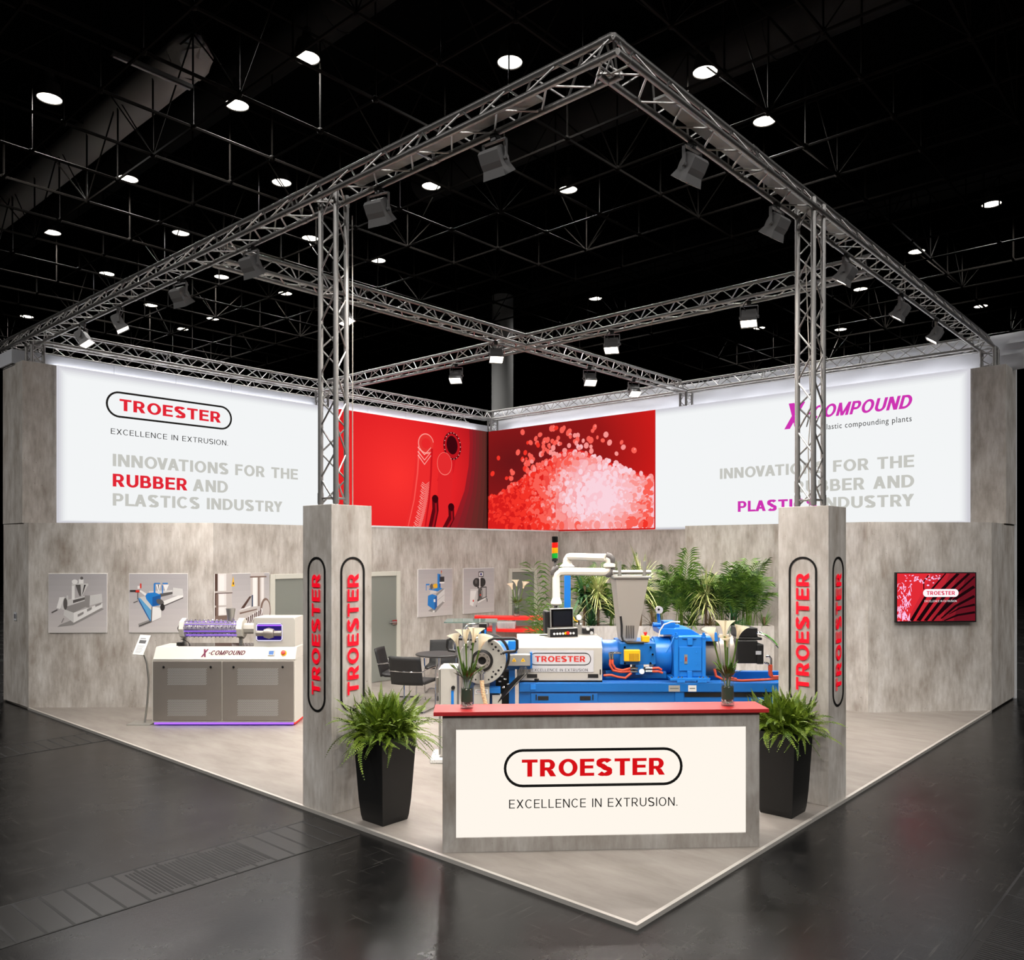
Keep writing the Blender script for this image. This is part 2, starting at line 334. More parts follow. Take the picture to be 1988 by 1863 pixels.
def text_mesh(txt, wd, ht, mt, bold=0.0, shear=0.0, thick=0.004, track=1.0):
    if txt != txt.upper():                               # small lower-case tagline: the program's own typeface
        cu = bpy.data.curves.new('lettering', 'FONT'); cu.body = txt; cu.space_character = track; cu.resolution_u = 4; cu.fill_mode = 'FRONT'; cu.offset = bold
        ob = bpy.data.objects.new('t', cu); COL.objects.link(ob); dg = bpy.context.evaluated_depsgraph_get(); dg.update()
        me = bpy.data.meshes.new_from_object(ob.evaluated_get(dg)); bpy.data.objects.remove(ob); bpy.data.curves.remove(cu)
    else:
        t = 0.205 if bold > 0.02 else 0.115; gap = (0.10 if bold > 0.02 else 0.16) * track; x = 0; vs = []; fs = []
        for i, ch in enumerate(txt):
            Q, w_ = glyph(ch, t); nx = txt[i + 1] if i + 1 < len(txt) else ''
            for q in Q:
                o = len(vs); vs += [(x + a + shear * b, b, 0) for a, b in q]; fs.append((o, o + 1, o + 2, o + 3))
            x += w_ + gap - (0.12 if ch + nx in ('AT', 'VA', 'TA', 'OV', 'RY', 'LA', 'AV') else 0) + (0.08 if ch == ' ' else 0)
        me = bpy.data.meshes.new('lettering'); me.from_pydata(vs, [], fs)
        for p in me.polygons:
            if p.normal.z < 0: p.flip()
    xs = [v.co.x for v in me.vertices]; ys = [v.co.y for v in me.vertices]
    x0, x1, y0, y1 = min(xs), max(xs), min(ys), max(ys)
    if ht is None: ht = wd * (y1 - y0) / (x1 - x0)
    for v in me.vertices:
        v.co.x = ((v.co.x - x0) / (x1 - x0) - 0.5) * wd; v.co.y = ((v.co.y - y0) / (y1 - y0) - 0.5) * ht; v.co.z = thick
    me.materials.clear(); me.materials.append(mt); me.update(); return me
_TC = {}
def text(parent, M, txt, wd, ht, mt, bold=0.0, shear=0.0, thick=0.004, track=1.0, name='lettering'):
    k = (txt, wd, ht, mt.name, bold, shear, thick, track)
    if k not in _TC: _TC[k] = text_mesh(*k[:3], mt, bold, shear, thick, track)
    return link(name, _TC[k], parent, M)
def pill(parent, M, wd, ht, t, mt, thick=0.006, name='oval_outline', fill=None):
    mb = MB(); r = ht / 2; out = []
    def ring(rr):
        pts = []
        for c, a0 in ((wd / 2 - r, -PI / 2), (-(wd / 2 - r), PI / 2)):
            for i in range(17): a = a0 + PI * i / 16; pts.append((c + rr * math.cos(a), rr * math.sin(a)))
        return pts
    if fill is not None:
        A = ring(r); mb.add([(x, y, thick) for x, y in A], [tuple(range(len(A)))], fill)
        return mb.build(name, parent, M, fix=False)
    A, B = ring(r), ring(r - t); n = len(A)
    vs = [(x, y, thick) for x, y in A] + [(x, y, thick) for x, y in B] + [(x, y, 0) for x, y in A] + [(x, y, 0) for x, y in B]
    fs = []
    for i in range(n):
        j = (i + 1) % n; fs += [(i, j, n + j, n + i), (2 * n + i, 2 * n + j, j, i), (n + i, n + j, 3 * n + j, 3 * n + i)]
    return mb.add(vs, fs, mt).build(name, parent, M)
def brand(parent, M, pw, ph, mk, mr, tw=0.80, th=0.47, line=0.035, sub=None, bold=0.028, thick=0.004):
    pill(parent, M, pw, ph, line * ph * 2, mk, thick + 0.002)
    text(parent, M, 'TROESTER', pw * tw, ph * th, mr, bold, 0, thick)
    if sub: text(parent, M @ Matrix.Translation((0, sub[0], 0)), 'EXCELLENCE IN EXTRUSION.', sub[1], sub[2], mk, 0.0, 0, thick, 1.12, 'tagline')
def flat(parent, name, M, shapes, step=0.0006):
    """a printed picture: coloured shapes (0..1 coordinates scaled by caller) laid over each other"""
    mb = MB()
    for i, (mt, pts) in enumerate(shapes):
        mb.add([(x, y, 0.001 + i * step) for x, y in pts], [tuple(range(len(pts)))], mt)
    return mb.build(name, parent, M, fix=False)

# ================================================================ hall shell
GZ = -0.03                                               # hall floor level; the platform top is z = 0
struct('floor', MB().box(-14, 62, -14, 62, GZ - 0.1, GZ, FLOOR))
struct('ceiling', MB().box(-14, 62, -14, 62, 16.0, 16.1, ROOF))
struct('wall_back', MB().box(62, 62.2, -14, 62, GZ, 16, ROOF))
struct('wall_left', MB().box(-14, 62, 62, 62.2, GZ, 16, ROOF))
struct('wall_front', MB().box(-14.2, -14, -14, 62, GZ, 16, ROOF))
struct('wall_right', MB().box(-14, 62, -14.2, -14, GZ, 16, ROOF))
def roof_frame():
    mb = MB(); sx, sy, ox, oy = 1.82, 1.79, 0.09, 0.60; zb, zt = 11.0, 12.9
    ni, nj = range(-1, 24), range(-1, 25)
    for j in nj:
        y = oy + sy * j; mb.tube([(ox - sx, y, zb), (ox + sx * 23, y, zb)], 0.035, FRAME, 5, False)
        if j % 2 == 0: mb.tube([(ox - sx, y, zt), (ox + sx * 23, y, zt)], 0.03, FRAME, 4, False)
    for i in ni:
        x = ox + sx * i; mb.tube([(x, oy - sy, zb), (x, oy + sy * 24, zb)], 0.03, FRAME, 5, False)
        if i % 2 == 0: mb.tube([(x, oy - sy, zt), (x, oy + sy * 24, zt)], 0.025, FRAME, 4, False)
        for j in nj:
            y = oy + sy * j
            mb.tube([(x, y, zb), (x, y, zt)], 0.022, FRAME, 4, False)
            if i % 2 == 0 and j % 2 == 0:
                for dx, dy in ((1, 0), (-1, 0), (0, 1), (0, -1)):
                    mb.tube([(x, y, zb), (x + dx * sx, y + dy * sy, zt)], 0.018, FRAME, 4, False)
            if i < 14 and j < 14: mb.sphere((x, y, zb), 0.07, FRAME, 6)
    return mb
tag(roof_frame().build('ceiling_frame', fix=False), kind='structure')
def hall_beam():
    mb = MB(); mb.box(18.6, 19.6, -13, 61, 12.3, 14.0, ROOF); mb.box(18.45, 19.75, -13, 61, 12.2, 12.3, ROOF); return mb
struct('trim_1', hall_beam())
tag(MB().cyl((19.1, 18.7, GZ), (19.1, 18.7, 12.2), 0.42, mat('hall_column_grey', (150, 150, 148), 0.7), 24).build('hall_column'), kind='structure')
# air ducts under the roof
d0 = Vector((4.07, 13.65, 12.9))
t = thing('air_duct', 'pale grey fabric air duct with a crumpled tied end', 'air duct', d0)
prof = [(0.02, -0.16), (0.2, -0.12), (0.34, -0.02), (0.42, 0.1), (0.43, 0.4)] + [(0.43 - 0.006 * (k % 2), 0.9 + 0.9 * k) for k in range(30)]
Mx = Matrix.Rotation(-PI / 2, 4, 'X')
mb = MB(); mb.lathe(prof[4:], DUCT, 28, Mx); mb.build('duct_sleeve', t)
mb = MB(); n = 28; vs = []; fs = []
for i, (r, z) in enumerate(prof[:5]):
    for j in range(n):
        a = 2 * PI * j / n; q = r * (1 + 0.07 * math.sin(5 * a + i) + random.uniform(-0.03, 0.03) * (i < 4)); vs.append((q * math.cos(a), q * math.sin(a), z + (random.uniform(-0.03, 0.03) if i < 4 else 0)))
for i in range(4):
    for j in range(n): fs.append((i * n + j, i * n + (j + 1) % n, (i + 1) * n + (j + 1) % n, (i + 1) * n + j))
mb.add(vs, fs + [tuple(range(n))], DUCT, True, Mx); mb.build('tied_end', t)
for nm, lab, x, z, y0, y1, r in (('air_duct', 'dark air duct running beside the pale fabric duct', 6.8, 14.6, -6, 40, 0.5),
                                 ('air_duct', 'dark round air duct high over the right truss corner', 12.6, 13.6, -12, 16, 0.55),
                                 ('air_duct', 'dark round air duct behind the black hall beam', 25.5, 14.6, -12, 30, 0.55)):
    mb = MB(); mb.tube([(x, y0 + (y1 - y0) * k / 20, z) for k in range(21)], r, DUCT_D, 20)
    for k in range(1, 10): yy = y0 + (y1 - y0) * k / 10; mb.cyl((x, yy, z), (x, yy + 0.06, z), r + 0.025, DUCT_D, 20)
    tag(mb.build(nm), lab, 'air duct')
t = thing('tube_light', 'unlit fluorescent tube light hanging crookedly below the hall roof', 'light', (2.55, 12.35, 11.3))
MB().box(-0.75, 0.75, -0.06, 0.06, 0, 0.07, DUCT_D).build('housing', t); MB().cyl((-0.72, 0, -0.02), (0.72, 0, -0.02), 0.02, mat('tube_white', (190, 190, 190), 0.3), 8).build('tube', t)
# hall lamps (pendants between the roof members)
lampshade = MB().lathe([(0.05, 0.62), (0.09, 0.6), (0.10, 0.40), (0.2, 0.34), (0.27, 0.02), (0.27, 0.0), (0.255, 0.0), (0.16, 0.30)], mat('lamp_shell', (46, 44, 42), 0.6), 24)
lampglow = MB().disc((0, 0, 0.02), 0.25, LAMP, 24); lampcord = MB().cyl((0, 0, 0.6), (0, 0, 1.6), 0.012, BLACK, 6)
m_sh, m_gl, m_co = [b.build(n).data for b, n in ((lampshade, 'shade'), (lampglow, 'bulb_glow'), (lampcord, 'rod'))]
for o in list(COL.objects):
    if o.parent is None and o.name in ('shade', 'bulb_glow', 'rod'): bpy.data.objects.remove(o)
LP = [(2.35, 16.95), (5.28, 11.41), (5.27, 14.11), (5.24, 19.68), (8.13, 16.79), (5.28, 25.28), (8.01, 22.3), (8.07, 28.01), (11.01, 25.24), (10.99, 19.63), (13.66, 25.2),
      (10.87, 30.65), (8.07, 36.24), (13.55, 30.6), (13.47, 33.19), (8.15, 8.44), (11.0, 13.92), (13.69, 11.26), (13.74, 19.61), (22.27, 16.59), (11.14, 5.63),
      (13.85, 5.58), (22.63, 2.73), (25.26, 5.5), (33.68, 5.43), (28.12, 8.32), (30.74, 13.68), (33.45, 11.05)]
LP.sort(key=lambda q: ((q[0] - CAM.x) * 0.66763 - (q[1] - CAM.y) * 0.74449) / ((q[0] - CAM.x) * 0.74449 + (q[1] - CAM.y) * 0.66763))
def hall_lamp(x, y, label, group, key='hall_lamp_light', watts=HALL_W):
    t = thing('hall_lamp', label, 'ceiling lamp', (x, y, 12.4), 0, group)
    link('shade', m_sh, t); link('bulb_glow', m_gl, t); link('rod', m_co, t)
    ld = bpy.data.lights.get(key)
    if ld is None:
        ld = bpy.data.lights.new(key, 'SPOT'); ld.energy = watts * 4; ld.spot_size = 2.7; ld.spot_blend = 0.6; ld.shadow_soft_size = 0.28; ld.color = (1, 0.97, 0.94)
    lo = bpy.data.objects.new('hall_lamp_light', ld); COL.objects.link(lo); lo.parent = t; lo.location = (0, 0, -0.03)
for k, (x, y) in enumerate(LP):
    hall_lamp(x, y, f'round glowing hall lamp under the dark roof, {ORD[k]} lamp counted from the left', 'glowing hall lamps under the roof')
for x, y in ((-12, -4), (-12, 2), (-12, 8), (-12, 14), (-4, -12), (2, -12), (8, -12), (14, -12), (-10, -10), (-7, -9), (-9, -6)):  # unseen lamps, set far out and boosted to fill the stand's front faces
    hall_lamp(x, y, 'round hall lamp over the aisle in front of the stand', 'hall lamps over the front aisle', 'aisle_lamp_light', HALL_W * 2.5)
# floor ducts with cover plates (in the hall floor)
GRV = mat('groove_dark', (20, 19, 19), 0.7); PLATE = mat('cover_plate', (34, 33, 32), 0.3, 0.0, var=0.3, spec=0.3, vs=5)
def duct_cover(name, label, x0, x1, y0, y1, pitch, ribs):
    t = thing(name, label, 'floor cover', (x0, y0, GZ)); wx, wy = x1 - x0, y1 - y0
    MB().box(0, wx, 0, wy, 0.0003, 0.0018, PLATE).build('plate', t)
    mb = MB(); mb.box(0, wx, 0, 0.018, 0.0018, 0.0026, GRV); mb.box(0, wx, wy - 0.018, wy, 0.0018, 0.0026, GRV)
    k = 0
    while k * pitch < wx: mb.box(k * pitch, k * pitch + 0.02, 0.018, wy - 0.018, 0.0018, 0.0026, GRV); k += 1
    mb.build('seam', t)
    if ribs:
        for a, b in ribs:
            mb = MB(); q = a
            while q < b: mb.box(q, q + 0.014, 0.09, wy - 0.07, 0.0018, 0.003, GRV); q += 0.03
            mb.build('grille', t)
duct_cover('duct_cover', 'long floor duct cover with slotted plates crossing the dark aisle', -5.2, -0.06, 2.75, 3.42, 0.166, ((1.9, 2.45), (3.4, 4.3)))
duct_cover('duct_cover', 'floor duct cover farther back beside the angled poster wall', -5.2, -0.02, 7.98, 8.60, 0.16, ())
duct_cover('duct_cover', 'ribbed floor duct cover in the lower right corner', 0.4, 6.4, -2.3, -1.62, 0.45, ((0.1, 5.9),))

# ================================================================ stand: platform, walls
mb = MB(); mb.box(0.03, 11.3, 0.03, 12.2, GZ, 0, DECK); struct('platform_floor', mb)
EDGE = mat('platform_edge', (206, 201, 194), 0.35, 0.4)
struct('trim_2', MB().box(0, 0.03, 0, 11.0, GZ, 0.002, EDGE)); struct('trim_3', MB().box(0.03, 9.6, 0, 0.03, GZ, 0.002, EDGE))
HW = 2.82
def wallbox(mb, p, q, z0, z1, th, mt):
    """wall standing from p to q (seen face), thickness behind it (to the left of p->q)"""
    p, q = Vector(p), Vector(q); e = (q - p).normalized(); nrm = Vector((-e.y, e.x)) * th
    a, b, c, d = p, q, q + nrm, p + nrm
    return mb.prism([(a.x, a.y), (b.x, b.y), (c.x, c.y), (d.x, d.y)], z0, z1, mt, 'z')
struct('wall_left_side', wallbox(MB(), (0.0, 12.1), (0.012, 11.0), 0, HW, 0.08, CONC))
struct('wall_left_angled', wallbox(MB(), (0.012, 11.0), (1.92, 8.95), 0, HW, 0.08, CONC))
DOORS = [(2.90, 3.85), (4.70, 5.65), (8.68, 9.60)]; YB = 8.95; DH = 2.01
mb = MB(); x = 1.92
for a, b in DOORS: wallbox(mb, (x, YB), (a, YB), 0, HW, 0.1, CONC); wallbox(mb, (a, YB), (b, YB), DH, HW, 0.1, CONC); x = b
wallbox(mb, (x, YB), (10.4, YB), 0, HW, 0.1, CONC); struct('wall_inner_left', mb)
struct('wall_inner_right', wallbox(MB(), (10.4, 9.05), (10.4, 4.28), 0, HW, 0.1, CONC))
struct('wall_return', wallbox(MB(), (10.5, 4.28), (8.18, 4.28), 0, HW, 0.08, CONC))
struct('wall_right_inner', wallbox(MB(), (8.13, 4.36), (8.16, 1.32), 0, HW, 0.08, CONC))
struct('wall_right_angled', wallbox(MB(), (8.16, 1.32), (9.58, 0.0), 0, HW, 0.08, CONC))
struct('wall_right_side', wallbox(MB(), (9.58, 0.0), (11.16, 0.0), 0, HW, 0.08, CONC))
struct('trim_4', MB().box(4.9, 10.4, YB - 0.012, YB + 0.02, HW, HW + 0.03, WHITE)); struct('trim_5', MB().box(10.385, 10.42, 4.28, YB, HW, HW + 0.03, WHITE))
for k, (a, b) in enumerate(DOORS):
    t = thing(f'door_{k+1}', None, None, (a, YB, 0)); t['kind'] = 'structure'; wd = b - a
    mb = MB(); mb.box(0, 0.09, -0.02, 0.10, 0, DH, FRAMEW); mb.box(wd - 0.09, wd, -0.02, 0.10, 0, DH, FRAMEW); mb.box(0.09, wd - 0.09, -0.02, 0.10, DH - 0.08, DH, FRAMEW); mb.build('door_frame', t, None, 0.004)
    MB().box(0.092, wd - 0.092, 0.0, 0.012, 0.01, DH - 0.082, FROST).build('glass_pane', t)
    mb = MB(); mb.box(wd - 0.21, wd - 0.10, -0.03, 0.0, 1.02, 1.11, CHROME); mb.cyl((wd - 0.13, -0.05, 1.075), (wd - 0.30, -0.05, 1.075), 0.011, CHROME, 10); mb.cyl((wd - 0.13, -0.05, 1.075), (wd - 0.13, -0.03, 1.075), 0.012, CHROME, 10); mb.build('door_handle', t)
# upper boxes
BZ0, BZ1, YL, XR = 2.84, 5.33, 11.2, 10.4
struct('wall_left_upper', MB().box(-0.01, 0.48, YL, 12.1, 2.822, BZ1, CONC), 0.003)
struct('wall_right_upper', MB().box(XR, 11.12, -0.03, 0.474, 2.822, BZ1, CONC), 0.003)
struct('wall_left_box', MB().box(0.485, XR + 0.4, YL + 0.05, YL + 0.30, 2.822, BZ1 - 0.01, WHITE)); struct('wall_right_box', MB().box(XR + 0.05, XR + 0.30, 0.48, YL + 0.045, 2.822, BZ1 - 0.01, WHITE))
struct('wall_stand_back', MB().box(11.17, 11.25, -0.02, 12.2, GZ, 5.62, WHITE))
# fascia boards over the left box, cloth drape behind the right truss
mb = MB(); x = 0.42; FAS = mat('fascia_white', (214, 216, 222), 0.6)
while x < 10.3: mb.box(x, min(x + 1.08, 10.75), 11.52, 11.55, BZ1 - 0.02, 5.55, FAS); x += 1.085
mb.box(-0.06, 0.40, 11.52, 11.55, BZ1, 5.55, FAS); mb.box(-0.06, -0.03, 11.55, 12.1, BZ1, 5.55, FAS); struct('trim_6', mb)
mb = MB(); n, k = 140, 8; vs = []; fs = []
for i in range(n):
    u = i / (n - 1); y = 11.5 - 11.75 * u
    for j in range(k):
        v = j / (k - 1); z = 5.31 + v * (0.60 + 0.02 * math.sin(9 * u))
        fold = 0.035 * math.sin(38 * u + 5 * v) * math.exp(-((u - 0.45) / 0.12) ** 2) + 0.012 * math.sin(70 * u - 6 * v) + 0.09 * max(0, u - 0.93) / 0.07 * abs(math.sin(9 * v + 14 * u))
        vs.append((10.95 - fold, y, z))
for i in range(n - 1):
    for j in range(k - 1): fs.append((i * k + j, (i + 1) * k + j, (i + 1) * k + j + 1, i * k + j + 1))
mb.add(vs, fs, CLOTH, True)
o = mb.build('cloth_drape'); so = o.modifiers.new('thick', 'SOLIDIFY'); so.thickness = 0.006
tag(o, 'long white cloth drape hanging behind the right back truss', 'drape')
# ---- backlit panels
ML = lambda x, z, off=0.0: plane((x, YL - off, z), (1, 0, 0), (0, 0, 1))
MR = lambda y, z, off=0.0: plane((XR - off, y, z), (0, -1, 0), (0, 0, 1))
E_EDGE = emi('backlit_edge', (206, 205, 212), 1.0); H_TOP = BZ1 - BZ0 + 0.005; UPLIGHT = emi('box_top_light', (250, 250, 255), 10.0)  # edge grey begins the painted falloff; the uplight is an added glow
E_FALLOFF = [emi('backlit_step%d' % k, c, 1.0) for k, c in enumerate(((216, 216, 221), (226, 227, 230), (234, 236, 238), (240, 242, 243)))] + [E_WHITE]  # grey-to-white steps paint the light box's falloff into its borders
t = thing('light_panel', 'large white backlit panel with red and grey lettering above the poster wall', 'illuminated panel', (0.48, YL, BZ0))
I = lambda M: Matrix.Translation((-0.48, -YL, -BZ0)) @ M
MB().box(0, 5.40, -0.03, 0.045, 0, BZ1 - BZ0, E_EDGE).build('panel_edge', t)
for k in range(5): MB().box(0.03 + 0.028 * k, 5.39, -0.031 - 0.001 * k, -0.03 - 0.001 * k, 0.02 + 0.008 * k, BZ1 - BZ0 - 0.04 - 0.03 * k, E_FALLOFF[k]).build('light_face', t)
MB().box(0.05, 9.8, 0.26, 0.30, H_TOP - 0.012, H_TOP + 0.02, UPLIGHT).build('top_light', t)  # hidden glowing strip, added to brighten the back truss and fascia
o = 0.037
brand(t, I(ML(2.35, 4.83, o)), 2.26, 0.435, E_BLK, E_RED, 0.805, 0.47, 0.036, (-0.455, 2.10, 0.095), 0.03)
text(t, I(ML(3.115, 3.90, o)), 'INNOVATIONS FOR THE', 3.57, 0.215, E_GREY, 0.03)
text(t, I(ML(1.975, 3.565, o)), 'RUBBER', 1.29, 0.215, E_RED, 0.034); text(t, I(ML(3.06, 3.565, o)), 'AND', 0.68, 0.215, E_GREY, 0.03)
text(t, I(ML(2.94, 3.245, o)), 'PLASTICS INDUSTRY', 3.22, 0.215, E_GREY, 0.03)
t = thing('light_panel', 'large white backlit panel with magenta and grey lettering at right', 'illuminated panel', (XR, 6.36, BZ0))
I = lambda M: Matrix.Translation((-XR, -6.36, -BZ0)) @ M
MB().box(-0.03, 0.045, -5.88, 0, 0, BZ1 - BZ0, E_EDGE).build('panel_edge', t)
for k in range(5): MB().box(-0.031 - 0.001 * k, -0.03 - 0.001 * k, -5.85 + 0.028 * k, -0.01, 0.02 + 0.008 * k, BZ1 - BZ0 - 0.04 - 0.03 * k, E_FALLOFF[k]).build('light_face', t)
MB().box(0.32, 0.37, -5.8, 4.6, H_TOP - 0.012, H_TOP + 0.02, UPLIGHT).build('top_light', t)  # unseen strip added to light the cloth and truss from below
text(t, I(MR(3.37, 4.88, o)), 'X', 0.40, 0.47, E_MAG, 0.03, 0.2); text(t, I(MR(2.24, 4.905, o)), '-COMPOUND', 1.80, 0.235, E_MAG, 0.03, 0.25)
text(t, I(MR(2.10, 4.60, o)), 'Plastic compounding plants', 1.50, 0.13, E_BLK, 0, 0, 0.004, 1.1, 'tagline')
text(t, I(MR(3.095, 3.90, o)), 'INNOVATIONS FOR THE', 3.57, 0.215, E_GREY, 0.03); text(t, I(MR(2.345, 3.565, o)), 'RUBBER AND', 2.07, 0.215, E_GREY, 0.03)
text(t, I(MR(3.73, 3.245, o)), 'PLASTICS', 1.54, 0.215, E_MAG, 0.034); text(t, I(MR(2.10, 3.245, o)), 'INDUSTRY', 1.58, 0.215, E_GREY, 0.03)
def printmat(name, stops, axis, scale, off):
    """backlit print whose ground runs from one colour to another"""
    m = bpy.data.materials.new(name); m.use_nodes = True; nt = m.node_tree; nt.nodes.clear(); L = nt.links.new
    o = nt.nodes.new('ShaderNodeOutputMaterial'); e = nt.nodes.new('ShaderNodeEmission'); tc = nt.nodes.new('ShaderNodeTexCoord')
    mp = nt.nodes.new('ShaderNodeMapping'); mp.inputs['Location'].default_value = off; mp.inputs['Scale'].default_value = scale
    g = nt.nodes.new('ShaderNodeTexGradient'); g.gradient_type = axis; r = ramp(nt, stops)
    L(tc.outputs['Object'], mp.inputs['Vector']); L(mp.outputs['Vector'], g.inputs['Vector']); L(g.outputs['Fac'], r.inputs['Fac']); L(r.outputs['Color'], e.inputs[0]); L(e.outputs[0], o.inputs[0]); return m
W, H = 4.45, BZ1 - BZ0
t = thing('picture_panel', 'backlit red picture of rubber hoses, left of the inner corner', 'illuminated picture', (5.93, YL, BZ0))
PR1 = printmat('red_hose_print', [(0.0, rgb(150, 18, 26)), (0.45, rgb(226, 34, 38)), (1.0, rgb(252, 52, 48))], 'SPHERICAL', (1 / 3.2, 1, 1 / 2.8), (-1.55 / 3.2, 0, -1.2 / 2.8))
MB().box(0, W, -0.03, 0.045, 0, H, PR1).build('light_face', t)
K = lambda n, *c: emi('print_' + n, c)
P0 = FACE(0, -0.031, 0)
def band(pts, w0, w1):
    L_, R_ = [], []
    for i, (x, y) in enumerate(pts):
        a = pts[max(i - 1, 0)]; b = pts[min(i + 1, len(pts) - 1)]; dx, dy = b[0] - a[0], b[1] - a[1]; l = math.hypot(dx, dy) or 1
        q = (w0 + (w1 - w0) * i / (len(pts) - 1)) / 2; L_.append((x - dy / l * q, y + dx / l * q)); R_.append((x + dy / l * q, y - dx / l * q))
    return L_ + R_[::-1]
sh = []
edge = [(3.78, H), (3.80, H - 0.35), (3.76, H - 0.9), (3.62, H - 1.5), (3.35, 0.45), (3.1, 0.02)]
cols = [(150, 28, 36), (132, 32, 38), (118, 36, 38), (106, 40, 38), (96, 42, 38), (84, 40, 36)]
for i, c in enumerate(cols):
    q = i / 6.0; sh.append((K(f'shade{i}', *c), [(x + (W - x) * q, y) for x, y in edge] + [(W, 0.02), (W, H)]))
sh.append((K('tube_a', 236, 44, 44), band([(2.33, 1.95), (2.30, 1.3), (2.22, 0.7), (2.05, 0.02)], 0.5, 0.62)))
sh.append((K('tube_b', 230, 52, 48), ell(2.38, 2.0, 0.23, 0.21)))
sh.append((K('rim_a', 255, 150, 140), band(ell(2.38, 2.0, 0.23, 0.22, 0, 22, 0.2, 5.2), 0.02, 0.035)))
sh.append((K('tube_c', 232, 40, 42), ell(2.38, 2.0, 0.14, 0.12))); sh.append((K('tube_l', 250, 84, 78), band([(2.17, 1.9), (2.12, 1.3), (2.02, 0.7), (1.82, 0.02)], 0.05, 0.03))); sh.append((K('tube_m', 198, 22, 30), band([(2.56, 1.9), (2.53, 1.3), (2.47, 0.7), (2.34, 0.02)], 0.06, 0.05)))
for i, (yy, xx) in enumerate(((1.80, 2.33), (1.70, 2.33), (1.62, 2.33))): sh.append((K('glint', 255, 176, 168), band([(xx - 0.2, yy + 0.1), (xx, yy - 0.06 - 0.02 * i), (xx + 0.2, yy + 0.12)], 0.03, 0.015)))
for i in range(26):
    yy = 1.05 - i * 0.04; xx = 2.36 - (1.05 - yy) ** 1.6 * 0.25
    sh.append((K('glint', 255, 176, 168), band([(xx - 0.10 - 0.02 * (i % 3), yy + 0.06), (xx, yy), (xx + 0.12, yy + 0.08)], 0.016, 0.008)))
sh.append((K('tube_d', 214, 26, 34), band([(3.16, 2.0), (3.05, 1.5), (2.9, 1.1)], 0.44, 0.4)))
sh.append((K('tube_e', 92, 10, 18), ell(3.20, 2.02, 0.29, 0.33, 0.2))); sh.append((K('tube_f', 186, 22, 30), ell(3.20, 2.02, 0.25, 0.29, 0.2)))
sh.append((K('tube_g', 60, 6, 14), ell(3.19, 2.04, 0.18, 0.22, 0.2)))
for i in range(18): a = 2 * PI * i / 18; sh.append((K('glint', 255, 176, 168), ell(3.20 + 0.265 * math.cos(a), 2.02 + 0.31 * math.sin(a), 0.016, 0.012, 0, 6)))
sh.append((K('tube_h', 224, 36, 40), band([(2.98, 1.5), (2.94, 0.9), (2.9, 0.02)], 0.46, 0.44)))
sh.append((K('tube_i', 250, 120, 110), ell(2.94, 1.58, 0.24, 0.27))); sh.append((K('tube_j', 228, 44, 46), ell(2.94, 1.585, 0.225, 0.255)))
for x0, x1, yt in ((2.64, 2.52, 0.75), (3.15, 2.95, 0.58)):
    sh.append((K('tube_e', 92, 10, 18), band([(x0, yt), (x0 + 0.01, yt - 0.25), (x1, 0.02)], 0.19, 0.21))); sh.append((K('tube_k', 168, 18, 28), band([(x0 + 0.02, yt - 0.1), (x0 + 0.03, yt - 0.3), (x1 + 0.03, 0.02)], 0.05, 0.06)))
    sh.append((K('tube_g', 60, 6, 14), ell(x0, yt, 0.10, 0.09)))
flat(t, 'print', P0, sh, 0.0004)
MB().box(W - 0.06, W, -0.045, -0.0305, 0, H, BLACKM).build('edge_strip', t)
# granules
t = thing('picture_panel', 'backlit red picture of glossy granules, right of the inner corner', 'illuminated picture', (XR, YL, BZ0))
GW = YL - 6.37
PR2 = printmat('red_granule_print', [(0.0, rgb(206, 28, 26)), (0.35, rgb(150, 24, 24)), (1.0, rgb(104, 22, 24))], 'SPHERICAL', (1, 1 / 4.2, 1 / 2.4), (0, 0.2, -1.7 / 2.4))
MB().box(-0.03, 0.045, -GW, 0, 0, H, PR2).build('light_face', t)
rg = random.Random(3); shapes = []
gcols = [K('gran0', 214, 30, 28), K('gran1', 244, 52, 40), K('gran2', 250, 96, 84), K('gran3', 250, 150, 146), K('gran4', 250, 186, 190), K('gran5', 250, 212, 222)]
def top(u):                                              # heap outline
    return 0.9 + 0.5 * min(1, max(0, (u - 0.3) / 1.2)) + 0.45 * math.exp(-((u - 2.6) / 0.9) ** 2) - 0.25 * max(0, u - 3.6)
def blob(u, v, r): 
    u = min(GW - 0.02 - r, max(r + 0.02, u)); v = min(H - 0.02 - r, max(r + 0.02, v))
    rot = rg.uniform(0, PI); e = rg.uniform(0.75, 1.0); return ell(u, v, r, r * e, rot, 9)
us = [GW * i / 40 for i in range(41)]
for c_, a_, f_ in ((K('heap0', 222, 36, 32), 0.0, 1.0), (K('heap1', 240, 74, 66), 1.7, 0.97), (K('heap2', 246, 132, 130), 2.1, 0.94), (K('heap3', 248, 172, 178), 2.45, 0.9), (K('heap4', 250, 198, 208), 2.9, 0.82)):
    q = [u for u in us if u >= a_]; shapes.append((c_, [(max(0.02, min(GW - 0.02, u)), 0.03) for u in (q[0], q[-1])] + [(max(0.02, min(GW - 0.02, u)), top(u) * f_ - (0.5 * max(0, a_ + 0.5 - u) if a_ else 0)) for u in q[::-1]]))
pts = []
for _ in range(1150):
    u = rg.uniform(0.05, GW - 0.05); v = rg.uniform(0.03, top(u)); pts.append((u, v))
for _ in range(95):
    u = min(GW - 0.1, max(0.06, rg.gauss(2.1, 0.95))); v = min(H - 0.12, top(u) + abs(rg.gauss(0, 0.42))); pts.append((u, v))
pts.sort(key=lambda q: -q[1])
